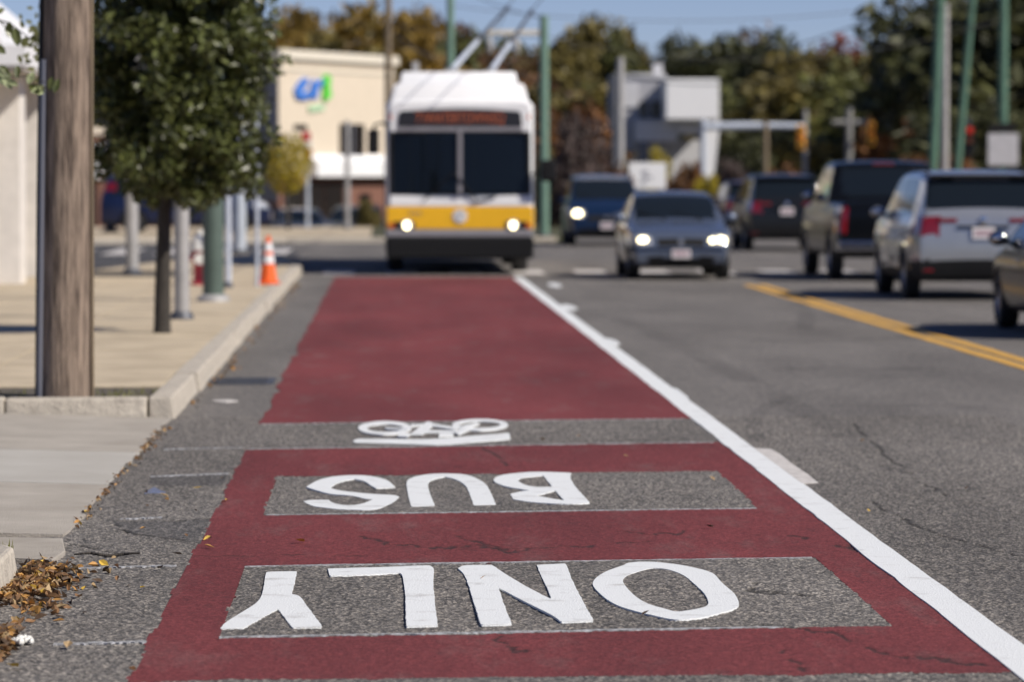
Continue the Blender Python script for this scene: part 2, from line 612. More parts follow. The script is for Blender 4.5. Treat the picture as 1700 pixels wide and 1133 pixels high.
def inpoly(poly):
    ins = np.zeros(CX.shape, bool)
    n = len(poly)
    for i in range(n):
        (x0, y0), (x1, y1) = poly[i], poly[(i + 1) % n]
        c = ((y0 > CY) != (y1 > CY)) & (CX < (x1 - x0) * (CY - y0) / (y1 - y0 + 1e-12) + x0)
        ins ^= c
    return ins


patch = inpoly([G(183, 866), (-1.02, 19.65), G(350, 862), G(326, 900), G(270, 893), G(215, 885)]) & ~red
patch |= inpoly([G(245, 806), G(250, 790), G(378, 786), G(368, 806)]) & ~red


def submesh(name, sel, m, dz=0.0):
    fi = np.argwhere(sel)
    a = fi[:, 0] * nxg + fi[:, 1]
    quads = np.stack([a, a + 1, a + 1 + nxg, a + nxg], 1)
    used, inv = np.unique(quads, return_inverse=True)
    quads = inv.reshape(-1, 4)
    co = np.stack([GX.ravel()[used], GY.ravel()[used], H.ravel()[used] + dz], 1).astype(np.float32)
    me = bpy.data.meshes.new(name)
    me.vertices.add(len(co))
    me.vertices.foreach_set('co', co.ravel())
    me.loops.add(len(quads) * 4)
    me.loops.foreach_set('vertex_index', quads.ravel().astype(np.int32))
    me.polygons.add(len(quads))
    me.polygons.foreach_set('loop_start', np.arange(0, len(quads) * 4, 4, dtype=np.int32))
    me.polygons.foreach_set('use_smooth', np.ones(len(quads), bool))
    at = me.attributes.new('dirt', 'FLOAT', 'POINT')
    at.data.foreach_set('value', dirt.ravel()[used].astype(np.float32))
    at = me.attributes.new('stone', 'FLOAT', 'POINT')
    at.data.foreach_set('value', STONE.ravel()[used].astype(np.float32))
    me.update(calc_edges=True)
    return link(name, me, m)


struct(submesh('road_surface', ~red & ~patch, M['asphalt']))
H_keep = H.copy()
H = H * .45 + .0008
bus_lane_near = submesh('bus_lane_paint', red, M['red'])
H = H_keep * .6 - .001
o = submesh('asphalt_patch', patch, M['asphalt_dark'])
struct(o)
H = H_keep
tag(bus_lane_near, 'dark red bus lane paint around the words BUS and ONLY', 'lane paint')
mb = MB()
def ragged(x, y0, y1, amp, step):
    out = []
    y = y0
    while y < y1:
        out.append((x + random.gauss(0, amp), y))
        y += step * random.uniform(.6, 1.4)
    out.append((x, y1))
    return out
lft = ragged(-.87, 27.42, 67.7, .018, .5)
rgt = ragged(2.19, 27.9, 67.5, .004, 1.0)
mb.prism(lft + rgt[::-1], .0015, .004)
o = mb.build('bus_lane_paint', M['red_far'])
tag(o, 'long dark red bus lane paint running up to the bus', 'lane paint')

# ------------------------------------------------------------------ white and yellow markings
ZT = .0048


def px(ox, oy, sc, pts):
    return [G(ox + x / sc, oy + y / sc) for x, y in pts]


def roundoff(poly, it=2):
    for _ in range(it):
        out = []
        n = len(poly)
        for i in range(n):
            a, b, c = poly[i - 1], poly[i], poly[(i + 1) % n]
            u = ((b[0] - a[0]), (b[1] - a[1]) * .2)
            v = ((c[0] - b[0]), (c[1] - b[1]) * .2)
            ang = abs(math.atan2(u[0] * v[1] - u[1] * v[0], u[0] * v[0] + u[1] * v[1]))
            k = .22 if ang < R(48) else .04
            out.append((b[0] + (a[0] - b[0]) * k, b[1] + (a[1] - b[1]) * k))
            out.append((b[0] + (c[0] - b[0]) * k, b[1] + (c[1] - b[1]) * k))
        poly = out
    return poly


def dens(poly, amp, step=.05):
    poly = roundoff(poly)
    out = []
    n = len(poly)
    for i in range(n):
        a, b = poly[i], poly[(i + 1) % n]
        L_ = math.hypot(b[0] - a[0], b[1] - a[1])
        k = max(1, int(L_ / step))
        for j in range(k):
            t = j / k
            w = amp if j else 0
            out.append((a[0] + (b[0] - a[0]) * t + random.gauss(0, w), a[1] + (b[1] - a[1]) * t + random.gauss(0, w * 2)))
    return out


def letter(parent, outer, holes=(), name='letter', z=ZT, m='white', amp=.0011):
    mb = MB()
    mb.prism(dens(outer, amp), -.004, z, [dens(h, amp) for h in holes])
    return mb.build(name, M[m], parent, fixn=False)


w = thing('painted_word', 'white painted word ONLY in the nearest bare asphalt box', 'road marking')
c = (340, 920, 4.722)
letter(w, px(*c, [(478, 158), (500, 152), (718, 150), (700, 235), (675, 330), (738, 342), (790, 415), (918, 590), (682, 597), (640, 545), (568, 445), (420, 530), (298, 598), (115, 600), (150, 555), (340, 440), (400, 400), (440, 350), (462, 250), (468, 190)]))['label'] = 'letter Y'
letter(w, [G(*p) for p in [(543.3, 947.5), (600, 946), (640, 945.2), (680, 943.2), (713, 942.7), (720.5, 947.5), (719, 963), (718.8, 979.3), (722, 1010), (726.4, 1042.8), (700, 1043.5), (673.5, 1044.2), (673, 1010), (671.8, 983.5), (667.5, 958.1), (663, 955), (600, 958), (546.5, 959.2), (545, 954)]])['label'] = 'letter L'
c = (640, 920, 4.722)
letter(w, px(*c, [(565, 130), (610, 105), (835, 105), (930, 170), (1100, 275), (1300, 377), (1270, 290), (1225, 200), (1185, 105), (1415, 95), (1480, 260), (1560, 410), (1635, 548), (1375, 555), (1320, 510), (1200, 450), (1080, 390), (885, 285), (940, 450), (990, 572), (745, 578), (690, 400), (625, 185)]))['label'] = 'letter N'
c = (960, 920, 5.667)
letter(w, px(*c, [(132, 300), (180, 240), (280, 182), (440, 130), (460, 112), (560, 100), (720, 100), (880, 118), (1000, 135), (1200, 180), (1290, 215), (1340, 275), (1370, 310), (1480, 400), (1515, 460), (1530, 515), (1480, 555), (1350, 590), (1180, 635), (1000, 652), (880, 650), (750, 620), (560, 575), (380, 520), (260, 450), (160, 355)]),
       [px(*c, [(420, 275), (450, 235), (560, 195), (690, 160), (850, 170), (1000, 225), (1100, 310), (1200, 400), (1245, 500), (1200, 535), (1080, 560), (930, 580), (830, 550), (700, 515), (590, 465), (500, 390), (440, 320)])])['label'] = 'letter O'
w = thing('painted_word', 'white painted word BUS in the second bare asphalt box', 'road marking')
c = (490, 770, 8.5)
letter(w, px(*c, [(150, 345), (200, 310), (350, 235), (550, 195), (780, 178), (1000, 183), (1180, 215), (1310, 255), (1415, 355), (1130, 365), (1060, 325), (980, 265), (830, 232), (640, 265), (540, 310), (485, 355), (560, 385), (750, 415), (1100, 450), (1400, 462), (1465, 490), (1400, 555), (1300, 605), (1180, 660), (1000, 680), (800, 670), (600, 665), (400, 640), (240, 620), (110, 550), (200, 530), (470, 530), (500, 560), (600, 595), (740, 610), (880, 600), (980, 575), (1090, 525), (980, 518), (850, 480), (700, 462), (500, 450), (330, 405)]))['label'] = 'letter S'
c = (660, 770, 5.0)
letter(w, px(*c, [(70, 180), (80, 145), (150, 115), (280, 95), (420, 93), (560, 100), (650, 130), (740, 185), (780, 270), (818, 355), (630, 360), (600, 270), (565, 190), (480, 140), (390, 120), (310, 135), (255, 160), (250, 200), (270, 270), (310, 365), (110, 370), (85, 270)]))['label'] = 'letter U'
letter(w, px(*c, [(790, 150), (820, 120), (900, 100), (1050, 85), (1200, 80), (1440, 90), (1435, 140), (1480, 210), (1600, 340), (1480, 350), (1300, 348), (1100, 335), (960, 310), (935, 265), (1050, 240), (1100, 238), (900, 205), (820, 175)]),
       [px(*c, [(990, 150), (1030, 130), (1210, 112), (1285, 205), (1150, 210), (1050, 190)]), px(*c, [(1150, 280), (1310, 238), (1385, 322), (1280, 305)])])['label'] = 'letter B'

w = thing('bicycle_symbol', 'white painted bicycle symbol with flattened chevron below it', 'road marking')
c = (570, 680, 5.667)
def ell(cx, cy, rx, ry, n=26):
    return [(cx + rx * math.cos(2 * math.pi * k / n), cy + ry * math.sin(2 * math.pi * k / n)) for k in range(n)]
letter(w, px(*c, ell(388, 181, 252, 65)), [px(*c, ell(392, 184, 172, 36))], 'wheel')
letter(w, px(*c, ell(1285, 154, 265, 56)), [px(*c, ell(1285, 153, 195, 31))], 'wheel')
mb = MB()
for k, q in enumerate([[(630, 152), (790, 144), (800, 158), (640, 170)], [(780, 128), (815, 125), (850, 155), (745, 246), (625, 246)], [(815, 138), (870, 150), (1090, 185), (1050, 205), (830, 165)],
                       [(760, 208), (1060, 212), (1060, 228), (750, 228)], [(1165, 165), (1215, 190), (1085, 252), (1045, 228)], [(520, 240), (630, 240), (600, 272), (510, 268)],
                       [(905, 238), (1035, 236), (1035, 264), (895, 268)], [(1090, 178), (1240, 140), (1280, 152), (1130, 200)], [(390, 182), (560, 190), (600, 204), (400, 196)]]):
    mb.prism(px(*c, q), -.002, ZT + .0015 + .0004 * k)
mb.build('frame', M['white'], w)
letter(w, px(*c, [(85, 305), (130, 285), (500, 288), (840, 292), (1200, 260), (1560, 232), (1572, 290), (1200, 325), (900, 348), (600, 335), (110, 322)]), name='chevron')

def guide(parent, x0, y0, x1, y1, wd=.03, m='chalk'):
    a, b = [], []
    for k in range(41):
        t = k / 40
        x, y = x0 + (x1 - x0) * t, y0 + (y1 - y0) * t
        if random.random() < .93:
            a.append((x, y - wd / 2 + random.gauss(0, .007)))
            b.append((x, y + wd / 2 + random.gauss(0, .007)))
    MB().prism(a + b[::-1], -.003, .0034).build('guide_line', M[m], parent, fixn=False)
gl = thing('guide_lines', 'faint whitish masking lines along the edges of the lettered asphalt boxes', 'road marking')
guide(gl, -.615, 14.66, 1.5, 14.93, .034)
guide(gl, -.615, 17.34, 1.9, 17.66, .03)
guide(gl, -.6, 19.97, 1.9, 20.31, .036)
guide(gl, -.86, 24.84, 2.1, 25.4, .04)
guide(gl, -.86, 27.36, 2.1, 27.9, .04)

# the long white edge line of the bus lane
wl = thing('lane_line', 'long solid white line along the right edge of the bus lane', 'road marking')
l1, r1 = [], []
y = 13.0
while y < 67.6:
    l1.append((2.148 + random.gauss(0, .002) + .003 * math.sin(y * 1.7), y))
    r1.append((2.306 + random.gauss(0, .0018) + .002 * math.sin(y * .9 + 1), y))
    y += random.uniform(.12, .4)
mb = MB()
mb.prism(l1 + r1[::-1], -.004, .0052)
mb.build('stripe', M['white'], wl, fixn=False)
mb = MB()
mb.prism([(2.30, 21.9), (2.395, 21.95), (2.405, 22.6), (2.40, 23.4), (2.41, 24.2), (2.40, 24.7), (2.30, 24.8)], -.004, .0055)
mb.build('faded_edge', M['oldwhite'], wl)['label'] = 'faded older stripe showing beside the new line'
mb = MB()
mb.prism([(2.3, 40.0), (2.37, 40.2), (2.39, 41.0), (2.35, 41.6), (2.3, 41.8)], -.001, .007)
mb.build('paint_blot', M['white'], wl)
mb = MB()
mb.prism([(2.3, 30.2), (2.325, 30.5), (2.33, 31.7), (2.3, 32.0)], -.001, .0065)
mb.build('paint_blot', M['white'], wl)
for (x, y, s_) in ((944, 511, .16), (921, 474, .17)):
    g = G(x, y)
    mb = MB()
    mb.prism([(g[0] + s_ * .6 * math.cos(a) * random.uniform(.8, 1.1), g[1] + s_ * 7 * math.sin(a)) for a in [k * .628 for k in range(10)]], -.001, .006)
    tag(mb.build('paint_blot', M['white']), 'white paint blot on the asphalt ' + ('just right of the white lane line' if y > 500 else 'farther up, nearest the blue-grey sedan'), 'road marking')

yl = thing('centre_line', 'double yellow centre line beside the silver SUV', 'road marking')
for x0 in (5.62, 5.84):
    mb = MB()
    mb.prism(ragged(x0, 8, 62.6, .006, .8) + ragged(x0 + .13, 8, 62.6, .006, .8)[::-1], .0015, .005)
    mb.build('stripe', M['yellow_line'], yl)

cw = thing('crosswalk', 'white crosswalk bars under the front of the bus and sedan', 'road marking')
for k in range(13):
    x0 = -1.1 + k * 1.12
    mb = MB()
    mb.prism([(x0, 69.6), (x0 + .55, 69.6), (x0 + .55, 72.4), (x0, 72.4)], .001, .005)
    mb.build('bar', M['oldwhite'], cw)
cw = thing('crosswalk', 'pale crosswalk bars over the side street behind the hydrant', 'road marking')
for k in range(9):
    t = k / 9
    x0, y0 = -2.2 - 1.15 * k, 80 - k * .2
    mb = MB()
    mb.prism([(x0, y0 + 8), (x0 - .6, y0 + 8), (x0 - .6, y0 + 15), (x0, y0 + 15)], .001, .005)
    mb.build('bar', M['oldwhite'], cw)

for (a, b, lab) in (((272, 746.5), (402, 744), 'beside the bicycle symbol'), ((250, 791.5), (380, 787), 'level with the top of BUS'), ((200, 862.5), (268, 860), 'above the dark asphalt repair'),
                    ((125, 944), (292, 940.5), 'level with the top of ONLY'), ((88, 1071), (242, 1067.5), 'nearest the bottom, below the leaf pile')):
    p, q = G(*a), G(*b)
    mb = MB()
    top, bot = [], []
    for k in range(25):
        t = k / 24
        x, y = p[0] + (q[0] - p[0]) * t, p[1] + (q[1] - p[1]) * t
        top.append((x, y + .024 + random.gauss(0, .008)))
        bot.append((x, y - .024 + random.gauss(0, .008)))
    mb.prism(bot + top[::-1], -.003, .0032)
    tag(mb.build('layout_line', M['chalk'], fixn=False), 'thin chalky white layout line in the gutter, ' + lab, 'road marking')
g = G(260, 817)
mb = MB()
mb.prism([(g[0] - .06, g[1] - .1), (g[0] + .05, g[1] - .05), (g[0] + .02, g[1] + .03), (g[0] - .03, g[1] + .3)], -.003, .005)
tag(mb.build('survey_mark', M['bluechalk']), 'small blue survey mark on the gutter asphalt', 'road marking')

# rubber marks left by tyres on the right-hand lane
mtr = bpy.data.materials.new('tyre_rubber_mark')
mtr.use_nodes = True
nt = mtr.node_tree
pb = nt.nodes['Principled BSDF']
pb.inputs['Base Color'].default_value = (.03, .03, .032, 1)
pb.inputs['Roughness'].default_value = .8
nz = nt.nodes.new('ShaderNodeTexNoise')
nz.inputs['Scale'].default_value = 1.6
nz.inputs['Detail'].default_value = 6
mr = nt.nodes.new('ShaderNodeMapRange')
mr.inputs['From Min'].default_value = .35
mr.inputs['From Max'].default_value = .75
mr.inputs['To Max'].default_value = .22
tc = nt.nodes.new('ShaderNodeTexCoord')
nt.links.new(tc.outputs['Object'], nz.inputs['Vector'])
nt.links.new(nz.outputs['Fac'], mr.inputs['Value'])
nt.links.new(mr.outputs['Result'], pb.inputs['Alpha'])
def ribbon(pts, w):
    pts = smoothpath([G(*p) for p in pts], 3)
    a, b = [], []
    for i, p in enumerate(pts):
        d = Vector(pts[min(i + 1, len(pts) - 1)]) - Vector(pts[max(i - 1, 0)])
        n = Vector((-d.y, d.x)).normalized() * w / 2
        a.append((p[0] + n.x, p[1] + n.y))
        b.append((p[0] - n.x, p[1] - n.y))
    return a, b
for k, (pts, w_) in enumerate((([(1262, 735), (1252, 715), (1258, 690), (1290, 668), (1340, 655), (1420, 642), (1480, 625)], .12), ([(1240, 565), (1330, 568), (1450, 566), (1540, 560)], .5),
                ([(1285, 616), (1380, 613), (1460, 616), (1600, 612)], .5), ([(1380, 676), (1480, 678), (1600, 676), (1680, 690)], .35), ([(1330, 500), (1345, 530), (1335, 550)], .2),
                ([(1030, 530), (1180, 600), (1400, 720), (1520, 790)], .25))):
    a, b = ribbon(pts, w_)
    mb = MB()
    n = len(a)
    mb.add([(p[0], p[1], .0055 + .0008 * k) for p in a + b], [(i, i + 1, n + i + 1, n + i) for i in range(n - 1)])
    o = mb.build('tyre_mark', mtr, road)

# ------------------------------------------------------------------ kerbs, pavement, driveway apron
side = MB()
side.prism([(-1.66, 28.2), (-1.66, 72.0), (-2.0, 79.5), (-2.6, 82.5), (-3.3, 82.2), (-5.2, 66.0), (-7.2, 63.6), (-11.1, 63), (-11.1, 28.2)], -.05, .118)
side = struct(side.build('sidewalk', mat('joint_grit', (.10, .085, .065), .95, var=.3, scale=30)))
x_edges = [-1.67, -3.2, -4.75, -6.3, -7.85, -9.4, -11.0]
y = 28.36
row = 0
while y < 67:
    h = 1.56
    for a, b in zip(x_edges[:-1], x_edges[1:]):
        y1 = y + h
        if a < -3 and y1 > 63.2:
            continue
        x0, x1 = b + .012, a - .012
        if row == 0 and a > -3:
            continue                       # planting strip round the utility pole
        y0 = y + .014
        mb = MB()
        dz = [.135 + random.gauss(0, .003) for _ in range(4)]
        mb.hexa([(x0, y0, .05), (x1, y0, .05), (x1, y1 - .014, .05), (x0, y1 - .014, .05)], [(x0, y0, dz[0]), (x1, y0, dz[1]), (x1, y1 - .014, dz[2]), (x0, y1 - .014, dz[3])])
        mb.build('slab', M['concrete'], side, bevel=.006)
    y += h
    row += 1
mb = MB()
mb.prism([(-1.68, 67.4), (-1.68, 71.9), (-2.02, 79.4), (-2.6, 82.3), (-3.2, 82.0), (-4.9, 67.4)], .05, .134)
mb.build('slab', M['concrete'], side)

kerb = struct(MB().box(-1.66, -1.53, 28.3, 71.9, -.05, .05).build('kerb', M['granite']))
y = 28.02
while y < 71.5:
    h = random.uniform(1.5, 2.3)
    y1 = min(y + h, 72.0)
    mb = MB()
    j = random.gauss(0, .008)
    x0, x1 = -1.665, -1.50 + j
    z = .15 + random.gauss(0, .005)
    mb.hexa([(x0, y + .01, -.05), (x1 + .03, y + .01, -.05), (x1 + .03 + random.gauss(0, .006), y1 - .01, -.05), (x0, y1 - .01, -.05)],
            [(x0, y + .01, z), (x1, y + .01, z), (x1 + random.gauss(0, .008), y1 - .01, z + random.gauss(0, .004)), (x0, y1 - .01, z)])
    mb.build('kerb_stone', M['granite'], kerb, bevel=.018)
    y = y1
x = -1.68
for wd in (1.0, 1.55, 1.6, 1.6):
    mb = MB()
    mb.hexa([(x - wd + .012, 27.99, -.05), (x, 27.97, -.05), (x, 28.18, -.05), (x - wd + .012, 28.18, -.05)],
            [(x - wd + .012, 28.02, .142), (x, 28.0 + random.gauss(0, .01), .15), (x, 28.18, .15), (x - wd + .012, 28.18, .145)])
    mb.build('kerb_stone', M['granite'], kerb, bevel=.018)
    x -= wd
mb = MB()
mb.add([(-1.80, 15.6, -.05), (-1.55, 15.6, -.05), (-1.555, 16.95, -.05), (-1.63, 17.3, -.05), (-1.80, 17.45, -.05), (-1.80, 15.6, .14), (-1.575, 15.6, .14), (-1.58, 16.9, .132), (-1.65, 17.22, .115), (-1.80, 17.35, .10)],
       [(5, 6, 7, 8, 9), (0, 1, 6, 5), (1, 2, 7, 6), (2, 3, 8, 7), (3, 4, 9, 8), (4, 0, 5, 9)])
mb.build('kerb_stone', M['granite'], kerb, bevel=.02)
for (y0, y1) in ((13.7, 15.58), (11.8, 13.68), (9.9, 11.78)):
    mb = MB()
    mb.hexa([(-1.80, y0, -.05), (-1.55, y0, -.05), (-1.55, y1, -.05), (-1.80, y1, -.05)], [(-1.80, y0, .14), (-1.575, y0, .14), (-1.575, y1, .14), (-1.80, y1, .14)])
    mb.build('kerb_stone', M['granite'], kerb, bevel=.02)
MB().prism([(-1.60, 17.5), (-1.46, 17.45), (-1.44, 17.9), (-1.5, 18.5), (-1.9, 18.6), (-1.88, 17.6)], -.04, .022).build('broken_slab', M['apron'], kerb, bevel=.006)
mb = MB()
mb.prism([(-1.795, 2), (-1.795, 17.4), (-1.9, 18.6), (-12, 18.6), (-12, 2)], -.05, .10)
struct(mb.build('verge', M['soil']))

apron = struct(MB().prism([(-1.53, 18.75), (-1.53, 27.96), (-14, 27.96), (-14, 18.75)], -.05, -.004).build('driveway', M['soil']))
def apron_slab(x0, x1, y0, y1, z0, z1, m='apron'):
    mb = MB()
    if x1 > -1.6:      # broken, uneven edge against the gutter
        e = [(x1 + random.gauss(0, .012), y0 + (y1 - y0) * k / 14) for k in range(15)]
    else:
        e = [(x1, y0), (x1, y1)]
    poly = [(x0, y0)] + e + [(x0, y1)]
    n = len(poly)
    zs = lambda x: z1 + (z0 - z1) * (x1 - x) / max(.01, x1 - x0)
    vs = [(p[0], p[1], zs(p[0])) for p in poly] + [(p[0], p[1], -.04) for p in poly]
    mb.add(vs, [tuple(range(n))] + [(i, (i + 1) % n, (i + 1) % n + n, i + n) for i in range(n)])
    return mb.build('slab', M[m], apron, bevel=0)
M['apron2'] = mat('newer_apron_concrete', (.47, .45, .41), .9, col2=(.40, .375, .335), scale=2.0, bump=.4, bscale=120, detail=12)
for (y0, y1, mm) in ((18.8, 21.85, 'apron'), (21.88, 24.4, 'apron2'), (24.43, 27.94, 'apron')):
    apron_slab(-4.6, -1.52, y0, y1, .10, .012, mm)
    apron_slab(-9.5, -4.62, y0, y1, .14, .10, mm)

# far pavement across the side street
mb = MB()
mb.prism([(-40, 94.2), (-14, 99.3), (-2.5, 103.3), (-.4, 103.6), (-.4, 126.4), (-40, 126.4)], -.05, .118)
struct(mb.build('far_sidewalk', M['concrete']))
mb = MB()
mb.prism([(-.39, 103.6), (4.5, 104.3), (6.0, 126.4), (-.39, 126.4)], -.05, .112)
struct(mb.build('planted_island', mat('rough_grass', (.075, .08, .028), .95, col2=(.045, .042, .02), scale=1.2)))
pk = [(-40, 94), (-14, 99.1), (-2.5, 103.1), (4.5, 104.1)]
farkerb = struct(MB().box(-30, -29, 96.5, 96.6, -.05, .05).build('far_kerb', M['granite']))
for a, b in zip(pk[:-1], pk[1:]):
    L_ = math.hypot(b[0] - a[0], b[1] - a[1])
    n = max(1, int(L_ / 2.0))
    for k in range(n):
        p = Vector(a).lerp(Vector(b), k / n)
        q = Vector(a).lerp(Vector(b), (k + 1) / n)
        d = (q - p).normalized()
        nn = Vector((-d.y, d.x)) * .18
        q -= d * .02
        MB().hexa([(p.x, p.y, -.05), (q.x, q.y, -.05), (q.x + nn.x, q.y + nn.y, -.05), (p.x + nn.x, p.y + nn.y, -.05)],
                  [(p.x, p.y, .14), (q.x, q.y, .14), (q.x + nn.x, q.y + nn.y, .14), (p.x + nn.x, p.y + nn.y, .14)]).build('kerb_stone', M['granite'], farkerb, bevel=.015)
# right-hand pavement beyond the traffic
mb = MB()
mb.prism([(ROADR, -20), (ROADR, 104), (34, 260), (60, 260), (60, -20)], -.05, .12)
struct(mb.build('opposite_sidewalk', M['concrete']))

# storm drain in the gutter
g = G(425, 634)
dr = thing('storm_drain', 'dark iron storm drain grate in the gutter beside the red lane', 'drain', (-1.22, g[1], 0))
MB().box(-.28, .28, -.45, .45, -.03, .004).build('pit', M['underbody'], dr)
mb = MB()
for s_ in (-1, 1):
    mb.box(s_ * .27 - .03, s_ * .27 + .03, -.47, .47, .0, .012)
    mb.box(-.24, .24, s_ * .45 - .03, s_ * .45 + .03, .0, .012)
mb.build('grate_frame', M['darksteel'], dr)
for k in range(7):
    MB().box(-.24, .24, -.36 + k * .12 - .02, -.36 + k * .12 + .02, .0, .010).build('bar', M['darksteel'], dr)

# ------------------------------------------------------------------ leaves and other litter
leafm = [mat('leaf_' + n, c, .7, var=.3, scale=25) for n, c in (('ochre', (.42, .22, .06)), ('brown', (.20, .105, .045)), ('yellow', (.55, .36, .05)), ('tan', (.36, .25, .13)), ('dark', (.085, .05, .028)))]


def leaf(mb, x, y, z, s, rz, tilt, roll, curl):
    pts = [(0, -1, 0), (.42, -.45, curl), (.5, .1, curl), (.22, .65, curl * .6), (0, 1.05, .1), (-.22, .65, curl * .6), (-.5, .1, curl), (-.42, -.45, curl), (0, 0, -.05)]
    m = Matrix.Translation((x, y, z)) @ Matrix.Rotation(rz, 4, 'Z') @ Matrix.Rotation(tilt, 4, 'X') @ Matrix.Rotation(roll, 4, 'Y') @ Matrix.Scale(s, 4)
    mb.add([m @ Vector(p) for p in pts], [(8, i, (i + 1) % 8) for i in range(8)])


def leaf_heap(name, spots, label, size=(.014, .034)):
    """spots: (x, y, spread_x, spread_y, height, count)"""
    mb = MB()
    mi = []
    for (cx, cy, sx, sy, h, n) in spots:
        for _ in range(n):
            dx, dy = random.gauss(0, .45), random.gauss(0, .45)
            x, y = cx + dx * sx, cy + dy * sy
            k = math.exp(-(dx * dx + dy * dy) * 2.2)
            z = .006 + random.random() * h * k
            leaf(mb, x, y, z, random.uniform(*size), random.uniform(0, 6.3), random.gauss(0, .55), random.gauss(0, .5), random.uniform(.05, .5))
            mi += [random.choices(range(5), (2.6, 4.5, .5, 3, 4))[0]] * 8
    me = mb.mesh(name)
    for m in leafm:
        me.materials.append(m)
    me.polygons.foreach_set('material_index', mi)
    o = link(name, me)
    o['kind'] = 'stuff'
    o['label'] = label
    o['category'] = 'leaves'
    return o


leaf_heap('leaf_litter', [(-1.50, 17.0, .075, .6, .035, 330), (-1.49, 16.2, .10, .45, .03, 300), (-1.42, 16.7, .11, .7, .012, 170), (-1.36, 16.5, .22, 1.2, .006, 110)], 'heap of fallen brown and yellow leaves against the kerb end')
leaf_heap('leaf_litter', [(-1.40, 14.6, .05, .5, .03, 120), (-1.36, 15.6, .1, .25, .01, 40), (-1.37, 14.2, .04, .25, .03, 80)], 'small scatter of leaves at the lower left edge')
leaf_heap('leaf_litter', [(-1.50, 19.4 + k * .62, .045, .5, .018, 4 + int(18 * random.random())) for k in range(13)], 'thin line of leaf crumbs along the driveway edge', (.008, .022))
leaf_heap('leaf_litter', [(-1.38, 30 + k * 2.4, .09, 2.2, .03, random.choice((4, 8, 26))) for k in range(14)], 'leaves blown along the gutter below the long kerb')
for k in range(34):
    if k < 20:
        x, y = random.uniform(-1.3, -.8), random.uniform(13.6, 24)
    else:
        x, y = random.uniform(-.85, 4.0), random.uniform(13.8, 27)
    mb = MB()
    leaf(mb, 0, 0, 0, random.uniform(.014, .03), random.uniform(0, 6.3), random.gauss(0, .25), random.gauss(0, .25), random.uniform(.1, .4))
    o = mb.build('fallen_leaf', random.choice(leafm), fixn=False)
    o.location = (x, y, .012)
    if k < 20:
        tag(o, 'single dry leaf lying loose in the gutter left of the red lane', 'leaf', 'loose leaves in the gutter')
    else:
        tag(o, 'single dry leaf lying loose on the carriageway', 'leaf', 'loose leaves on the road')
leaf_d = []
for (x, y, m_, lab) in ((497, 904, 2, 'small yellow leaf lying on the red paint between BUS and ONLY'), (20, 1113, 2, 'yellow-green leaf on the asphalt in the bottom left corner'), (112, 1078, 3, 'pale leaf beside the nearest chalk line')):
    g = G(x, y)
    mb = MB()
    leaf(mb, 0, 0, 0, .035, random.uniform(0, 6.3), .2, .1, .25)
    o = mb.build('fallen_leaf', leafm[m_], fixn=False)
    o.location = (g[0], g[1], .014)
    tag(o, lab, 'leaf')
mb = MB()
for k in range(16):
    g = G(random.uniform(18, 52), random.uniform(1066, 1074))
    mb.ellipsoid((g[0], g[1], .014), (random.uniform(.008, .02), random.uniform(.01, .03), random.uniform(.006, .014)), 7, 5)
tag(mb.build('crumpled_paper', M['hydrant_white']), 'crumpled white paper scrap among leaves at the left edge', 'litter')
a, b = G(122, 927), G(233, 925)
pts = [(a[0] + (b[0] - a[0]) * k / 8, a[1] + (b[1] - a[1]) * k / 8 + random.gauss(0, .02), .014 + .006 * math.sin(k)) for k in range(9)]
tag(MB().tube(pts, [.004 + .004 * math.sin(math.pi * k / 8) for k in range(9)], 6).build('twig', M['bark']), 'thin brown twig lying on the gutter asphalt', 'twig')
for (x, y, s_) in ((430, 668, .09), (374, 667, .10)):
    g = G(x, y)
    mb = MB()
    mb.prism([(g[0] + s_ * math.cos(a) * random.uniform(.6, 1.1), g[1] + s_ * 1.6 * math.sin(a)) for a in [q * .7 for q in range(9)]], .001, .008)
    if x < 400:
        tag(mb.build('paper_scrap', M['oldwhite']), 'flat pale scrap on the gutter near the kerb corner', 'litter')

# ------------------------------------------------------------------ foliage
def leaf_cloud(n, fn, size, seed, flat=.0):
    """n small two-faced leaf quads at points fn(r) -> (pos, outward)"""
    r = random.Random(seed)
    vs, fs = [], []
    for _ in range(n):
        p = Vector(fn(r))
        s_ = size * r.uniform(.6, 1.35)
        u = Vector((r.gauss(0, 1), r.gauss(0, 1), r.gauss(0, 1))).normalized()
        w_ = u.cross(Vector((r.gauss(0, 1), r.gauss(0, 1), r.gauss(0, 1)))).normalized()
        k = len(vs)
        nrm = u.cross(w_) * s_ * .16
        vs += [p - u * s_, p + w_ * s_ * .5 + nrm, p + u * s_, p - w_ * s_ * .5 + nrm]
        fs += [(k, k + 1, k + 2), (k, k + 2, k + 3)]
    mb = MB()
    mb.v = [tuple(v) for v in vs]
    mb.f = fs
    return mb


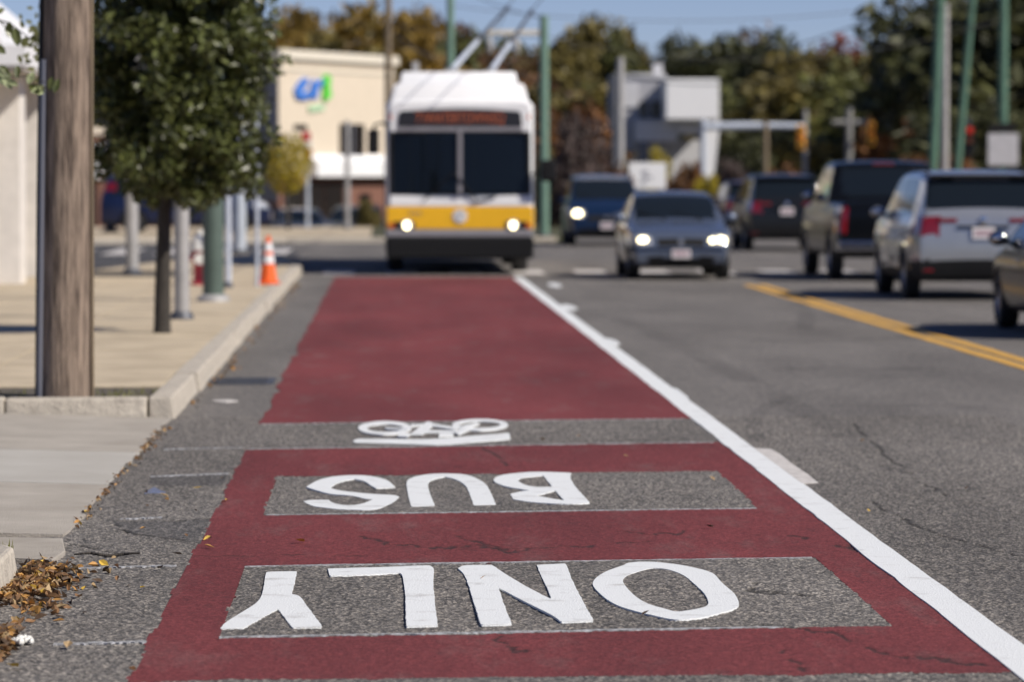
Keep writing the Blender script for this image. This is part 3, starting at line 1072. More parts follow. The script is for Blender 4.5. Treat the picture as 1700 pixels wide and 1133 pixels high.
def foliage(name, c1, c2, c3=None, scale=3.0, rough=.55):
    m = bpy.data.materials.new(name)
    m.use_nodes = True
    nt = m.node_tree
    N, L = nt.nodes, nt.links
    p = N['Principled BSDF']
    tc = N.new('ShaderNodeTexCoord')
    n = N.new('ShaderNodeTexNoise')
    n.inputs['Scale'].default_value = scale
    n.inputs['Detail'].default_value = 6
    n.inputs['Roughness'].default_value = .8
    L.new(tc.outputs['Object'], n.inputs['Vector'])
    rp = N.new('ShaderNodeValToRGB')
    rp.color_ramp.elements[0].position = .36
    rp.color_ramp.elements[1].position = .62
    rp.color_ramp.elements[0].color = (*c1, 1)
    rp.color_ramp.elements[1].color = (*c2, 1)
    if c3:
        e = rp.color_ramp.elements.new(.72)
        e.color = (*c3, 1)
    L.new(n.outputs['Fac'], rp.inputs['Fac'])
    geo = N.new('ShaderNodeNewGeometry')
    mr = N.new('ShaderNodeMapRange')
    mr.inputs['To Min'].default_value = .45
    mr.inputs['To Max'].default_value = 1.7
    L.new(geo.outputs['Random Per Island'], mr.inputs['Value'])
    cc = N.new('ShaderNodeCombineColor')
    for ch in ('Red', 'Green', 'Blue'):
        L.new(mr.outputs['Result'], cc.inputs[ch])
    mm = N.new('ShaderNodeMix')
    mm.data_type = 'RGBA'
    mm.blend_type = 'MULTIPLY'
    mm.inputs['Factor'].default_value = 1
    L.new(rp.outputs['Color'], mm.inputs['A'])
    L.new(cc.outputs['Color'], mm.inputs['B'])
    L.new(mm.outputs['Result'], p.inputs['Base Color'])
    p.inputs['Roughness'].default_value = rough
    tr = N.new('ShaderNodeBsdfTranslucent')
    L.new(mm.outputs['Result'], tr.inputs['Color'])
    mx = N.new('ShaderNodeMixShader')
    mx.inputs['Fac'].default_value = .25
    L.new(p.outputs['BSDF'], mx.inputs[1])
    L.new(tr.outputs['BSDF'], mx.inputs[2])
    L.new(mx.outputs['Shader'], N['Material Output'].inputs['Surface'])
    return m


F = {
    'street': foliage('dark_green_leaves', (.034, .044, .013), (.125, .14, .04), (.18, .13, .045), 9, .36),
    'dark': foliage('dark_evergreen', (.04, .045, .018), (.085, .088, .03), None, 1.2),
    'olive': foliage('olive_leaves', (.105, .088, .022), (.19, .145, .034), (.24, .125, .03), 1.0),
    'gold': foliage('golden_leaves', (.17, .11, .018), (.31, .19, .03), (.27, .13, .025), .8),
    'rust': foliage('rusty_leaves', (.13, .065, .025), (.24, .105, .034), (.17, .10, .035), .8),
    'red': foliage('red_leaves', (.13, .025, .014), (.25, .05, .02), None, .8),
    'green': foliage('mid_green_leaves', (.07, .08, .024), (.135, .135, .036), (.18, .14, .04), 1.0),
    'brown': foliage('brown_twigs', (.065, .045, .04), (.12, .085, .075), None, 1.5),
    'yellowgreen': foliage('yellow_green_leaves', (.24, .20, .014), (.46, .36, .022), (.34, .22, .025), 3),
}

# street tree: dense dark crown on a slim trunk
def street_tree(loc, label):
    t = thing('street_tree', label, 'tree', loc)
    tr = MB()
    tr.tube([(0, 0, -.03), (.0, 0, .06), (.005, 0, .5), (.02, .01, 1.0), (.03, .0, 1.5), (.02, .03, 2.2), (.03, 0, 3.2), (.0, 0, 4.3)], [.105, .085, .078, .07, .062, .05, .035, .012], 12)
    trunk = tr.build('trunk', M['bark'], t, smooth=True)
    rr = random.Random(5)
    tips = []
    for k in range(22):
        a, z0 = rr.uniform(0, 6.3), rr.uniform(1.25, 3.3)
        ln = rr.uniform(.5, .95)
        p0 = Vector((.02, 0, z0))
        p2 = p0 + Vector((math.cos(a) * ln, math.sin(a) * ln, ln * rr.uniform(.35, 1.1)))
        p1 = p0.lerp(p2, .5) + Vector((0, 0, -.05))
        MB().tube([p0, p1, p2], [.028, .018, .006], 6).build('limb', M['bark'], trunk, smooth=True)
        tips += [p1, p2]
    clumps = []
    for k in range(260):
        a = rr.uniform(0, 6.3)
        z = rr.uniform(1.42, 4.9)
        prof = 1.0 * min(1, (z - 1.12) / .6) ** .55 * (1 if z < 3.7 else max(.2, 1 - (z - 3.7) / 1.7))
        rad = prof * math.sqrt(rr.random()) * .88
        clumps.append((math.cos(a) * rad + .17, math.sin(a) * rad, z, rr.uniform(.16, .30)))
    for p in tips:
        clumps.append((p.x, p.y, p.z, .22))

    def fn(r):
        c = r.choice(clumps)
        while True:
            v = Vector((r.uniform(-1, 1), r.uniform(-1, 1), r.uniform(-1, 1)))
            if v.length < 1:
                break
        v = v * (.55 + .45 * v.length)
        return (c[0] + v.x * c[3], c[1] + v.y * c[3], c[2] + v.z * c[3] * .9)
    leaf_cloud(34000, fn, .05, 3).build('crown', F['street'], t, fixn=False)
    return t


street_tree((-2.236, 39.95, .12), 'dense dark green street tree with slim trunk on the sidewalk')


def crown_mesh(name, seed, n=5200, size=.085, bare=0.0):
    """unit tree crown: radius about 1 in plan, from z = 0 to z = 2"""
    r = random.Random(seed)
    cl = []
    for k in range(80):
        while True:
            v = Vector((r.uniform(-1, 1), r.uniform(-1, 1), r.uniform(-1, 1)))
            if v.length < 1:
                break
        v = v * (.55 + .4 * v.length)
        cl.append((v.x, v.y, 1 + v.z * 1.0, r.uniform(.20, .42)))

    def fn(q):
        c = q.choice(cl)
        while True:
            v = Vector((q.uniform(-1, 1), q.uniform(-1, 1), q.uniform(-1, 1)))
            if .2 < v.length < 1:
                break
        return (c[0] + v.x * c[3], c[1] + v.y * c[3], c[2] + v.z * c[3] * .8)
    return leaf_cloud(n, fn, size, seed + 50).mesh(name)


CR = [crown_mesh('crown', s_) for s_ in range(5)]
CRD = [crown_mesh('crown', s_ + 20, 4200, .075) for s_ in range(2)]
TRK = []
for s_ in range(2):
    mb = MB()
    r = random.Random(s_)
    mb.tube([(0, 0, -.1), (.02, 0, .5), (-.02, .02, 1.2), (.02, 0, 2.0)], [.09, .07, .05, .015], 8)
    for k in range(7):
        a, z0 = r.uniform(0, 6.3), r.uniform(.5, 1.5)
        mb.tube([(0, 0, z0), (.35 * math.cos(a), .35 * math.sin(a), z0 + .25), (.7 * math.cos(a), .7 * math.sin(a), z0 + .45)], [.04, .025, .008], 6)
    TRK.append(mb.mesh('trunk', True))
for me in TRK:
    me.materials.append(M['bark'])


def tree(xc, ytop, Y, wpx, kind, label, zb=None, clear=.12, name='tree', cat='tree', group='trees beyond the junction'):
    """tree whose crown is wpx wide and reaches image row ytop"""
    X = (xc - VPX) * Y / FPX
    top = EYE - (ytop - HOR) * Y / FPX
    base = ground_z(X, Y) if zb is None else zb
    h = top - base
    rad = wpx / 2 * Y / FPX
    t = thing(name, label, cat, (X, Y, base), random.uniform(0, 6.3), group)
    me = random.choice(CR if wpx < 200 else CR + CRD)
    cr = link('crown', me, F[kind], t)
    cr.location = (0, 0, h * clear)
    cr.scale = (rad / 1.12, rad / 1.12, h * (1 - clear) / 2.08)
    cr.material_slots[0].link = 'OBJECT'
    cr.material_slots[0].material = F[kind]
    tk = link('trunk', random.choice(TRK), None, t)
    tk.scale = (rad * .6, rad * .6, h / 2.2)
    return t
for me in CR + CRD:
    me.materials.append(F['olive'])

BG = [  # x, top row, depth, width px, kind, label
    (470, 22, 262, 90, 'gold', 'olive tree top showing between the street tree and the cream building'),
    (545, 8, 270, 150, 'gold', 'tall golden-brown tree behind the left part of the cream building roof'),
    (500, 30, 285, 70, 'olive', 'olive tree showing just right of the street tree crown'),
    (620, 22, 282, 110, 'olive', 'olive tree behind the right end of the cream building roof'),
    (690, 20, 262, 110, 'gold', 'golden tree rising left of the pale green pole behind the bus'),
    (735, 40, 290, 90, 'rust', 'russet tree behind the bus, just left of its trolley poles'),
    (790, 48, 270, 120, 'green', 'rounded green tree top behind the trolley poles'),
    (850, 70, 258, 120, 'rust', 'russet-brown tree behind the right side of the bus roof'),
    (925, 48, 282, 110, 'olive', 'olive tree right beside the tall pale green pole'),
    (978, 18, 290, 120, 'olive', 'tallest rounded olive tree left of the gap of sky'),
    (1030, 42, 285, 90, 'green', 'green tree sloping down to the gap of sky'),
    (1062, 85, 300, 70, 'olive', 'low olive tree at the foot of the gap of sky'),
    (1100, 98, 310, 70, 'rust', 'rust-coloured tree low behind the white box building'),
    (1130, 50, 300, 80, 'dark', 'dark pointed tree on the right edge of the sky gap'),
    (1185, 38, 290, 130, 'dark', 'broad dark tree above the white box building'),
    (1250, 22, 300, 110, 'brown', 'bare greyish tree with thin top right of the white box building'),
    (1290, 46, 285, 100, 'dark', 'dark tree above the signal mast arm'),
    (1345, 62, 275, 110, 'olive', 'olive tree above the yellow traffic signal'),
    (1398, 56, 300, 110, 'red', 'red autumn tree crown against the sky'),
    (1450, 68, 272, 110, 'green', 'green tree below the slanting cables'),
    (1500, 45, 265, 110, 'olive', 'olive-brown tree just left of the green poles'),
    (1545, 60, 245, 100, 'rust', 'rusty tree right behind the first right-hand green pole'),
    (1590, -40, 190, 190, 'dark', 'tall dark tree behind the leaning green pole'),
    (1680, -70, 170, 240, 'dark', 'very tall dark tree at the right edge of the picture'),
    (560, 60, 230, 150, 'olive', 'olive tree half hidden directly behind the cream building'),
    (700, 90, 215, 120, 'gold', 'lower golden tree left above the bus roof'),
    (830, 120, 205, 130, 'olive', 'low olive tree hidden behind the bus front'),
    (960, 110, 205, 150, 'olive', 'broad olive tree beside the grey pole pair'),
    (935, 160, 165, 110, 'rust', 'low rusty tree right of the bus'),
    (1010, 130, 240, 120, 'green', 'green tree behind the grey pole pair'),
    (1230, 110, 225, 130, 'green', 'green tree right of the white box building'),
    (1300, 120, 215, 150, 'olive', 'broad olive tree behind the signal mast arm'),
    (1390, 115, 215, 150, 'green', 'broad green tree between the two yellow signals'),
    (1470, 130, 205, 140, 'green', 'green tree behind the black pickup roof'),
    (1540, 120, 185, 120, 'rust', 'rusty-brown tree low behind the green poles'),
    (1420, 190, 196, 150, 'green', 'low green tree behind the grey T-shaped post'),
    (1270, 200, 196, 120, 'dark', 'low dark tree behind the brown post'),
    (1620, 150, 160, 160, 'dark', 'dark tree behind the grey square sign'),
    (1500, 210, 196, 120, 'dark', 'low dark tree above the pickup roof'),
    (1350, 230, 192, 110, 'olive', 'low olive tree above the dark grey SUV roof'),
    (60, 130, 170, 130, 'green', 'green tree behind the utility pole'),
    (200, 30, 210, 200, 'green', 'green tree hidden behind the street tree'),
    (330, 40, 220, 200, 'olive', 'olive tree hidden behind the street tree crown'),
    (1560, 250, 140, 90, 'rust', 'low rusty tree beside the leaning green pole'),
]
for (x, yt, Y, w_, k, lab) in BG:
    tree(x, yt + (-14 if x < 740 and yt < 100 else 14 if 1145 < x < 1530 and yt < 100 else 0), Y, w_ * (1.25 if 1000 < x < 1145 and yt < 100 else 2.0), k, lab, clear=.03)
for (x, yt, Y, w_, k, lab) in (
    (960, 185, 132, 110, 'brown', 'leafless brown shrub right of the bus'), (1025, 262, 128, 60, 'rust', 'rusty shrub behind the dark blue minivan'),
    (1175, 285, 128, 60, 'yellowgreen', 'yellow shrub behind the sedan roof'), (1120, 292, 135, 60, 'rust', 'low rusty shrub behind the sedan roof'),
    (1090, 250, 150, 60, 'yellowgreen', 'yellow-green shrub under the white box building'), (1215, 262, 135, 80, 'brown', 'brown shrub above the far maroon car'),
    (1300, 268, 140, 90, 'rust', 'rusty shrub above the dark grey SUV'), (915, 240, 150, 60, 'olive', 'olive shrub behind the tall pale green pole'),
    (1145, 262, 150, 60, 'rust', 'russet shrub beside the slim signal post'), (610, 330, 127.5, 50, 'olive', 'dry olive shrub left of the bus in front of the brick wall'),
    (1400, 268, 138, 110, 'dark', 'dark shrub behind the black pickup'), (1255, 225, 150, 90, 'dark', 'dark shrub left of the cream signal house')):
    tree(x, yt, Y, w_, k, lab, clear=.02, name='shrub', cat='shrub', group='shrubs beyond the junction')

# belt of trees and gardens running on past both edges of the view
def belt(name, x0, x1, y0, y1, h, n, size, kind, label, seed):
    r0 = random.Random(seed)
    cl = [(r0.uniform(x0, x1), r0.uniform(y0, y1), r0.uniform(1.5, h), r0.uniform(1.6, 3.2)) for _ in range(90)]

    def fn(q):
        c = q.choice(cl)
        v = Vector((q.gauss(0, .5), q.gauss(0, .5), q.gauss(0, .5)))
        return (c[0] + v.x * c[3], c[1] + v.y * c[3], max(.1, c[2] + v.z * c[3]))
    o = leaf_cloud(n, fn, size, seed).build(name, F[kind], None, fixn=False)
    o['kind'] = 'stuff'
    o['label'] = label
    o['category'] = 'trees'
belt('woodland', -48, -26, 70, 210, 8, 16000, .42, 'green', 'mass of trees beyond the left edge of the view', 71)
belt('woodland', 36, 60, 90, 230, 9, 14000, .42, 'dark', 'mass of dark trees beyond the right edge of the view', 72)

# small yellow-green tree in front of the cream building
t = thing('young_tree', 'small yellow-green tree in front of the cream building', 'tree', (-2.95, 121, .1))
MB().tube([(0, 0, -.05), (.02, 0, .9), (0, 0, 1.9), (.03, 0, 2.6)], [.06, .05, .035, .01], 8).build('trunk', M['bark'], t, smooth=True)
def fn(r):
    while True:
        v = Vector((r.uniform(-1, 1), r.uniform(-1, 1), r.uniform(-1, 1)))
        if v.length < 1 and r.random() > .3 * abs(math.sin(v.x * 7 + v.z * 5)):
            break
    return (v.x * .78, v.y * .78, 2.0 + v.z * .95 + .1 * v.x)
leaf_cloud(2600, fn, .06, 9).build('crown', F['yellowgreen'], t, fixn=False)

# nearer tree whose branch hangs into the upper left corner
t = thing('overhanging_tree', 'leafy branch with green and dark leaves hanging in at upper left', 'tree', (-4.6, 25.5, 0))
trk = MB().tube([(0, 0, -.05), (.02, 0, 1.2), (.05, 0, 2.4), (0, .05, 4.0), (.05, 0, 5.5)], [.16, .13, .11, .08, .02], 10).build('trunk', M['bark'], t, smooth=True)
br = []
for (x, y, z) in ((1.95, 1.2, 2.40), (1.9, .9, 2.72), (1.7, 1.5, 2.62)):
    MB().tube([(.04, 0, 2.6), (.8, .4 * y, 3.1), (1.4, .8 * y, z + .25), (x, y, z)], [.05, .03, .016, .005], 7).build('limb', M['bark'], trk, smooth=True)
def fn(r):
    v = Vector((r.gauss(0, .5), r.gauss(0, .5), r.gauss(0, .5)))
    return (min(1.45, v.x * 1.2 - .2), v.y * 1.2, 4.0 + v.z * 1.1)
leaf_cloud(2400, fn, .045, 12).build('crown', F['street'], t, fixn=False)
M['leafpale'] = mat('pale_leaf', (.22, .25, .12), .55, var=.3, scale=18)
def bigleaf(mb, P, s_, r):
    u = Vector((r.gauss(0, 1), r.gauss(0, .4), r.gauss(0, 1))).normalized()
    w_ = Vector((0, -1, .25)).cross(u).normalized()
    n = u.cross(w_)
    k = [(-1, 0), (-.5, .42), (.1, .5), (.6, .3), (1, 0), (.6, -.3), (.1, -.5), (-.5, -.42)]
    mb.add([P + u * a * s_ + w_ * b * s_ + n * abs(b) * s_ * .3 for a, b in k], [(0, 1, 2, 3, 4), (0, 4, 5, 6, 7)])
r = random.Random(4)
for (spots, m_) in (([(5, 131), (14, 136), (55, 130), (8, 122), (72, 148), (66, 152), (24, 138)], 'leafpale'), ([(18, 50), (24, 58), (2, 20), (4, 82), (33, 120), (62, 148), (90, 140), (98, 143), (30, 62), (14, 118)], None)):
    for (x, y) in spots:
        P = Vector(A(x + r.uniform(-2, 2), y, 26.7)) - Vector((-4.6, 25.5, 0))
        mb = MB()
        bigleaf(mb, P, r.uniform(.045, .068), r)
        mb.build('leaf', M['leafpale'] if m_ else F['street'], t, fixn=False)
r = random.Random(8)
for k in range(75):
    x, y = 62 + r.gauss(0, 13), 72 + r.gauss(0, 24)
    P = Vector(A(min(x, 82), y, 29.5 + r.uniform(-.3, .3))) - Vector((-4.6, 25.5, 0))
    mb = MB()
    bigleaf(mb, P, r.uniform(.022, .036), r)
    mb.build('leaf', F['green'], t, fixn=False)
MB().tube([Vector(A(-90, 10, 29.5)) - Vector((-4.6, 25.5, 0)), Vector(A(20, 40, 29.5)) - Vector((-4.6, 25.5, 0)), Vector(A(60, 70, 29.5)) - Vector((-4.6, 25.5, 0)), Vector(A(72, 100, 29.5)) - Vector((-4.6, 25.5, 0))], [.012, .008, .005, .002], 6).build('twig', M['bark'], t)
MB().tube([Vector(A(-60, 100, 26.7)) - Vector((-4.6, 25.5, 0)), Vector(A(0, 128, 26.7)) - Vector((-4.6, 25.5, 0)), Vector(A(50, 128, 26.7)) - Vector((-4.6, 25.5, 0)), Vector(A(95, 142, 26.7)) - Vector((-4.6, 25.5, 0))], [.008, .006, .004, .002], 6).build('twig', M['bark'], t)
MB().tube([Vector(A(-60, 20, 26.7)) - Vector((-4.6, 25.5, 0)), Vector(A(0, 32, 26.7)) - Vector((-4.6, 25.5, 0)), Vector(A(32, 66, 26.7)) - Vector((-4.6, 25.5, 0))], [.008, .006, .002], 6).build('twig', M['bark'], t)

# ------------------------------------------------------------------ sidewalk furniture
SZ = .135
pl = thing('utility_pole', 'weathered wooden utility pole with conduits at the kerb corner', 'utility pole', (-2.305, 28.62, .09))
mb = MB()
hs = [0, .05, .3, 1, 2, 3, 4, 6, 8, 10.5]
mb.tube([(0.012 * h, 0, h) for h in hs], [.198, .188, .184, .178, .171, .165, .160, .152, .145, .138], 28)
for i, v in enumerate(mb.v):
    a = math.atan2(v[1], v[0])
    k = 1 + .012 * math.sin(a * 7 + v[2] * .4) + .008 * math.sin(a * 17 - v[2])
    mb.v[i] = (v[0] * k, v[1] * k, v[2])
mb.build('shaft', M['wood'], pl, smooth=True)
MB().tube([(-.165, -.11, 0), (-.15, -.10, 1.0), (-.125, -.09, 2.45)], .022, 8).build('conduit', M['conduit'], pl, smooth=True)
MB().tube([(-.19, -.03, 0), (-.172, -.02, 1.5), (-.125, 0, 4)], .018, 8).build('cable', M['darkcable'], pl, smooth=True)
MB().tube([(.203, -.02, 0), (.205, -.02, 2.1), (.215, 0, 5)], .014, 8).build('ground_wire_cover', M['wood_far'], pl, smooth=True)
mb = MB()
mb.prism([(-3.22, 28.19), (-1.67, 28.19), (-1.67, 29.95), (-3.22, 29.95)], .04, .112)
struct(mb.build('planting_strip', M['soil']))
mb = MB()
for k in range(170):
    cx = random.choice((-2.75, -2.7, -1.95, -1.85, -1.78, -2.0))
    x, y = cx + random.gauss(0, .12), random.uniform(28.25, 29.3)
    x = min(-1.7, max(-3.15, x))
    a, h = random.uniform(0, 6.3), random.uniform(.02, .07)
    dx, dy = math.cos(a) * .006, math.sin(a) * .006
    lx, ly = random.gauss(0, .02), random.gauss(0, .02)
    mb.add([(x - dx, y - dy, .11), (x + dx, y + dy, .11), (x + lx, y + ly, .11 + h)], [(0, 1, 2)])
o = mb.build('weeds', M['grass'], fixn=False)
o['kind'] = 'stuff'
o['label'] = 'short weeds and grass tufts round the utility pole base'
o['category'] = 'weeds'
mb = MB()
for k in range(160):
    x, y = random.uniform(-1.95, -1.66), random.uniform(17.3, 17.8)
    a, h = random.uniform(0, 6.3), random.uniform(.0, .035)
    mb.add([(x - .004, y, .03), (x + .004, y, .03), (x + random.gauss(0, .02), y, .06 + h)], [(0, 1, 2)])
o = mb.build('weeds', M['grass'], fixn=False)
o['kind'] = 'stuff'
o['label'] = 'grass tufts at the near kerb end'
o['category'] = 'weeds'


def post(name, label, cat, X, Y, r, h, m, zb=SZ, lean=(0, 0), base=True, group=None, taper=.85):
    t = thing(name, label, cat, (X, Y, zb), 0, group)
    MB().tube([(0, 0, -.02), (lean[0] * .5, lean[1] * .5, h * .5), (lean[0], lean[1], h)], [r, r * (1 + taper) / 2, r * taper], 18).build('shaft', M[m], t, smooth=True)
    if base:
        MB().lathe([(r * 1.55, 0), (r * 1.5, .05), (r * 1.1, .09)], 16).build('base_plate', M['darksteel'] if m != 'greenpole' else M['galv'], t, smooth=True)
    return t


def lamp_arm(t, h, reach, m):
    MB().tube([(0, 0, h - .3), (reach * .3, 0, h + .3), (reach, 0, h + .5)], [.05, .04, .035], 10).build('arm', M[m], t, smooth=True)
    MB().ellipsoid((reach + .3, 0, h + .47), (.38, .14, .09), 14, 8).build('lamp_head', M['galv'], t, smooth=True)


t = post('street_lamp', 'round grey street lamp post just behind the street tree trunk', 'street lamp', -2.235, 43.8, .085, 7.5, 'galv')
lamp_arm(t, 7.5, 1.8, 'galv')
t = post('street_lamp', 'grey post left of the street tree at the sidewalk edge', 'street lamp', -4.08, 64.3, .105, 7.5, 'galv')
lamp_arm(t, 7.5, -1.8, 'galv')
post('trolley_pole', 'thick dark green steel pole beside the fire hydrant', 'pole', -2.165, 50.2, .135, 9.0, 'greenpole')
post('signal_post', 'thin pale post right behind the dark green pole', 'post', -2.215, 56.2, .045, 4.0, 'alu')
post('signal_pole', 'pale blue-white pole at the corner behind the dark green pole', 'pole', -2.98, 81.5, .135, 6.5, 'alu')
post('dark_pole', 'dark grey pole far behind, left of the grey post', 'pole', -7.9, 114.8, .17, 7.0, 'darksteel', zb=.12)
t = post('sign_post', 'slim grey sign post beside the traffic cone', 'sign post', -1.84, 57.2, .028, 2.95, 'alu', base=False)
mb = MB().box(-.02, .02, -.22, .22, 2.45, 2.92)
mb.build('sign_panel', M['darksteel'], t, bevel=.004)

# fire hydrant
t = thing('fire_hydrant', 'red fire hydrant with white bonnet and white outlet cap', 'fire hydrant', (-2.68, 57.8, SZ))
t.scale = (1.15, 1.15, 1.0)
MB().lathe([(.13, 0), (.13, .04), (.095, .05), (.09, .12), (.092, .46), (.10, .50)], 20).build('barrel', M['hydrant_red'], t, smooth=True)
MB().lathe([(.135, .50), (.135, .54), (.12, .55), (.118, .62), (.09, .70), (.05, .745), (.03, .75), (.03, .80), (.0, .80)], 20).build('bonnet', M['hydrant_white'], t, smooth=True)
MB().lathe([(.075, -.17), (.08, -.13), (.06, -.11), (.055, -.05)], 16, (0, 0, .38), 'y').build('outlet_cap', M['hydrant_white'], t, smooth=True)
for s_ in (-1, 1):
    MB().lathe([(.05, s_ * .05), (.05, s_ * .12), (.058, s_ * .125), (.055, s_ * .16)], 14, (0, 0, .40), 'x').build('side_cap', M['hydrant_red'], t, smooth=True)

# traffic cone
t = thing('traffic_cone', 'orange traffic cone with white collars at the kerb', 'traffic cone', (-1.70, 57.8, .15))
MB().box(-.17, .17, -.17, .17, 0, .035).build('base', M['cone'], t, bevel=.012)
def cr_(z):
    return .135 - .105 * z / .7
def coneseg(z0, z1, d=0):
    return [(cr_(z0) + d, z0), (cr_(z1) + d, z1)]
MB().lathe(coneseg(.03, .70), 24).build('body', M['cone'], t, smooth=True)
MB().lathe(coneseg(.30, .42, .004), 24, cap=False).build('collar', M['reflect'], t, smooth=True)
MB().lathe(coneseg(.475, .60, .004), 24, cap=False).build('collar', M['reflect'], t, smooth=True)

# shop with white canopy at the left edge
M['stucco'] = mat('white_stucco', (.72, .68, .63), .85, var=.10, scale=4, bump=.2)
M['canopywhite'] = mat('white_canopy_panel', (.74, .74, .75), .6, var=.05)
M['canopyseam'] = mat('canopy_soffit', (.42, .40, .38), .7, var=.1)
sh = thing('shop_building', 'white plastered shop corner with projecting white canopy at left edge', 'building', (-5.34, 58.9, .1))
for y0 in (-.35, 4.2):
    MB().box(-.78, 0, y0, y0 + .8, 0, 3.1).build('column', M['stucco'], sh, bevel=.01)
MB().box(-9, -.9, 1.6, 5.6, 0, 4.4).build('wall', M['stucco'], sh)
MB().box(-.905, -.89, 1.9, 5.0, .7, 2.9).build('window', M['glass'], sh)
MB().box(-9.2, .3, -2.85, 6.0, 3.10, 3.158).build('soffit', M['canopyseam'], sh)
MB().box(-9.2, .32, -2.9, 6.05, 3.16, 3.46).build('fascia', M['canopywhite'], sh, bevel=.01)
mb = MB()
mb.hexa([(-9.2, -2.8, 3.463), (.22, -2.8, 3.463), (.22, 5.9, 3.463), (-9.2, 5.9, 3.463)], [(-9.2, -1.2, 4.9), (-1.4, -1.2, 4.9), (-1.4, 4.5, 4.9), (-9.2, 4.5, 4.9)])
roof = mb.build('canopy_roof', M['canopywhite'], sh)
for k in range(14):
    x0 = -.05 - k * .65
    x1 = min(-1.42, x0) if k > 2 else x0 - 1.3
    MB().hexa([(x0, -2.82, 3.465), (x0 + .03, -2.82, 3.465), (x0 + .03, -2.78, 3.465), (x0, -2.78, 3.465)], [(x1, -1.24, 4.9), (x1 + .03, -1.24, 4.9), (x1 + .03, -1.2, 4.93), (x1, -1.2, 4.93)]).build('roof_seam', M['canopyseam'], roof)

# ------------------------------------------------------------------ vehicles
def resample(pts, step):
    out = [pts[0]]
    for a, b in zip(pts[:-1], pts[1:]):
        L_ = math.hypot(b[0] - a[0], b[1] - a[1])
        n = max(1, int(round(L_ / step)))
        for k in range(1, n + 1):
            out.append((a[0] + (b[0] - a[0]) * k / n, a[1] + (b[1] - a[1]) * k / n))
    return out


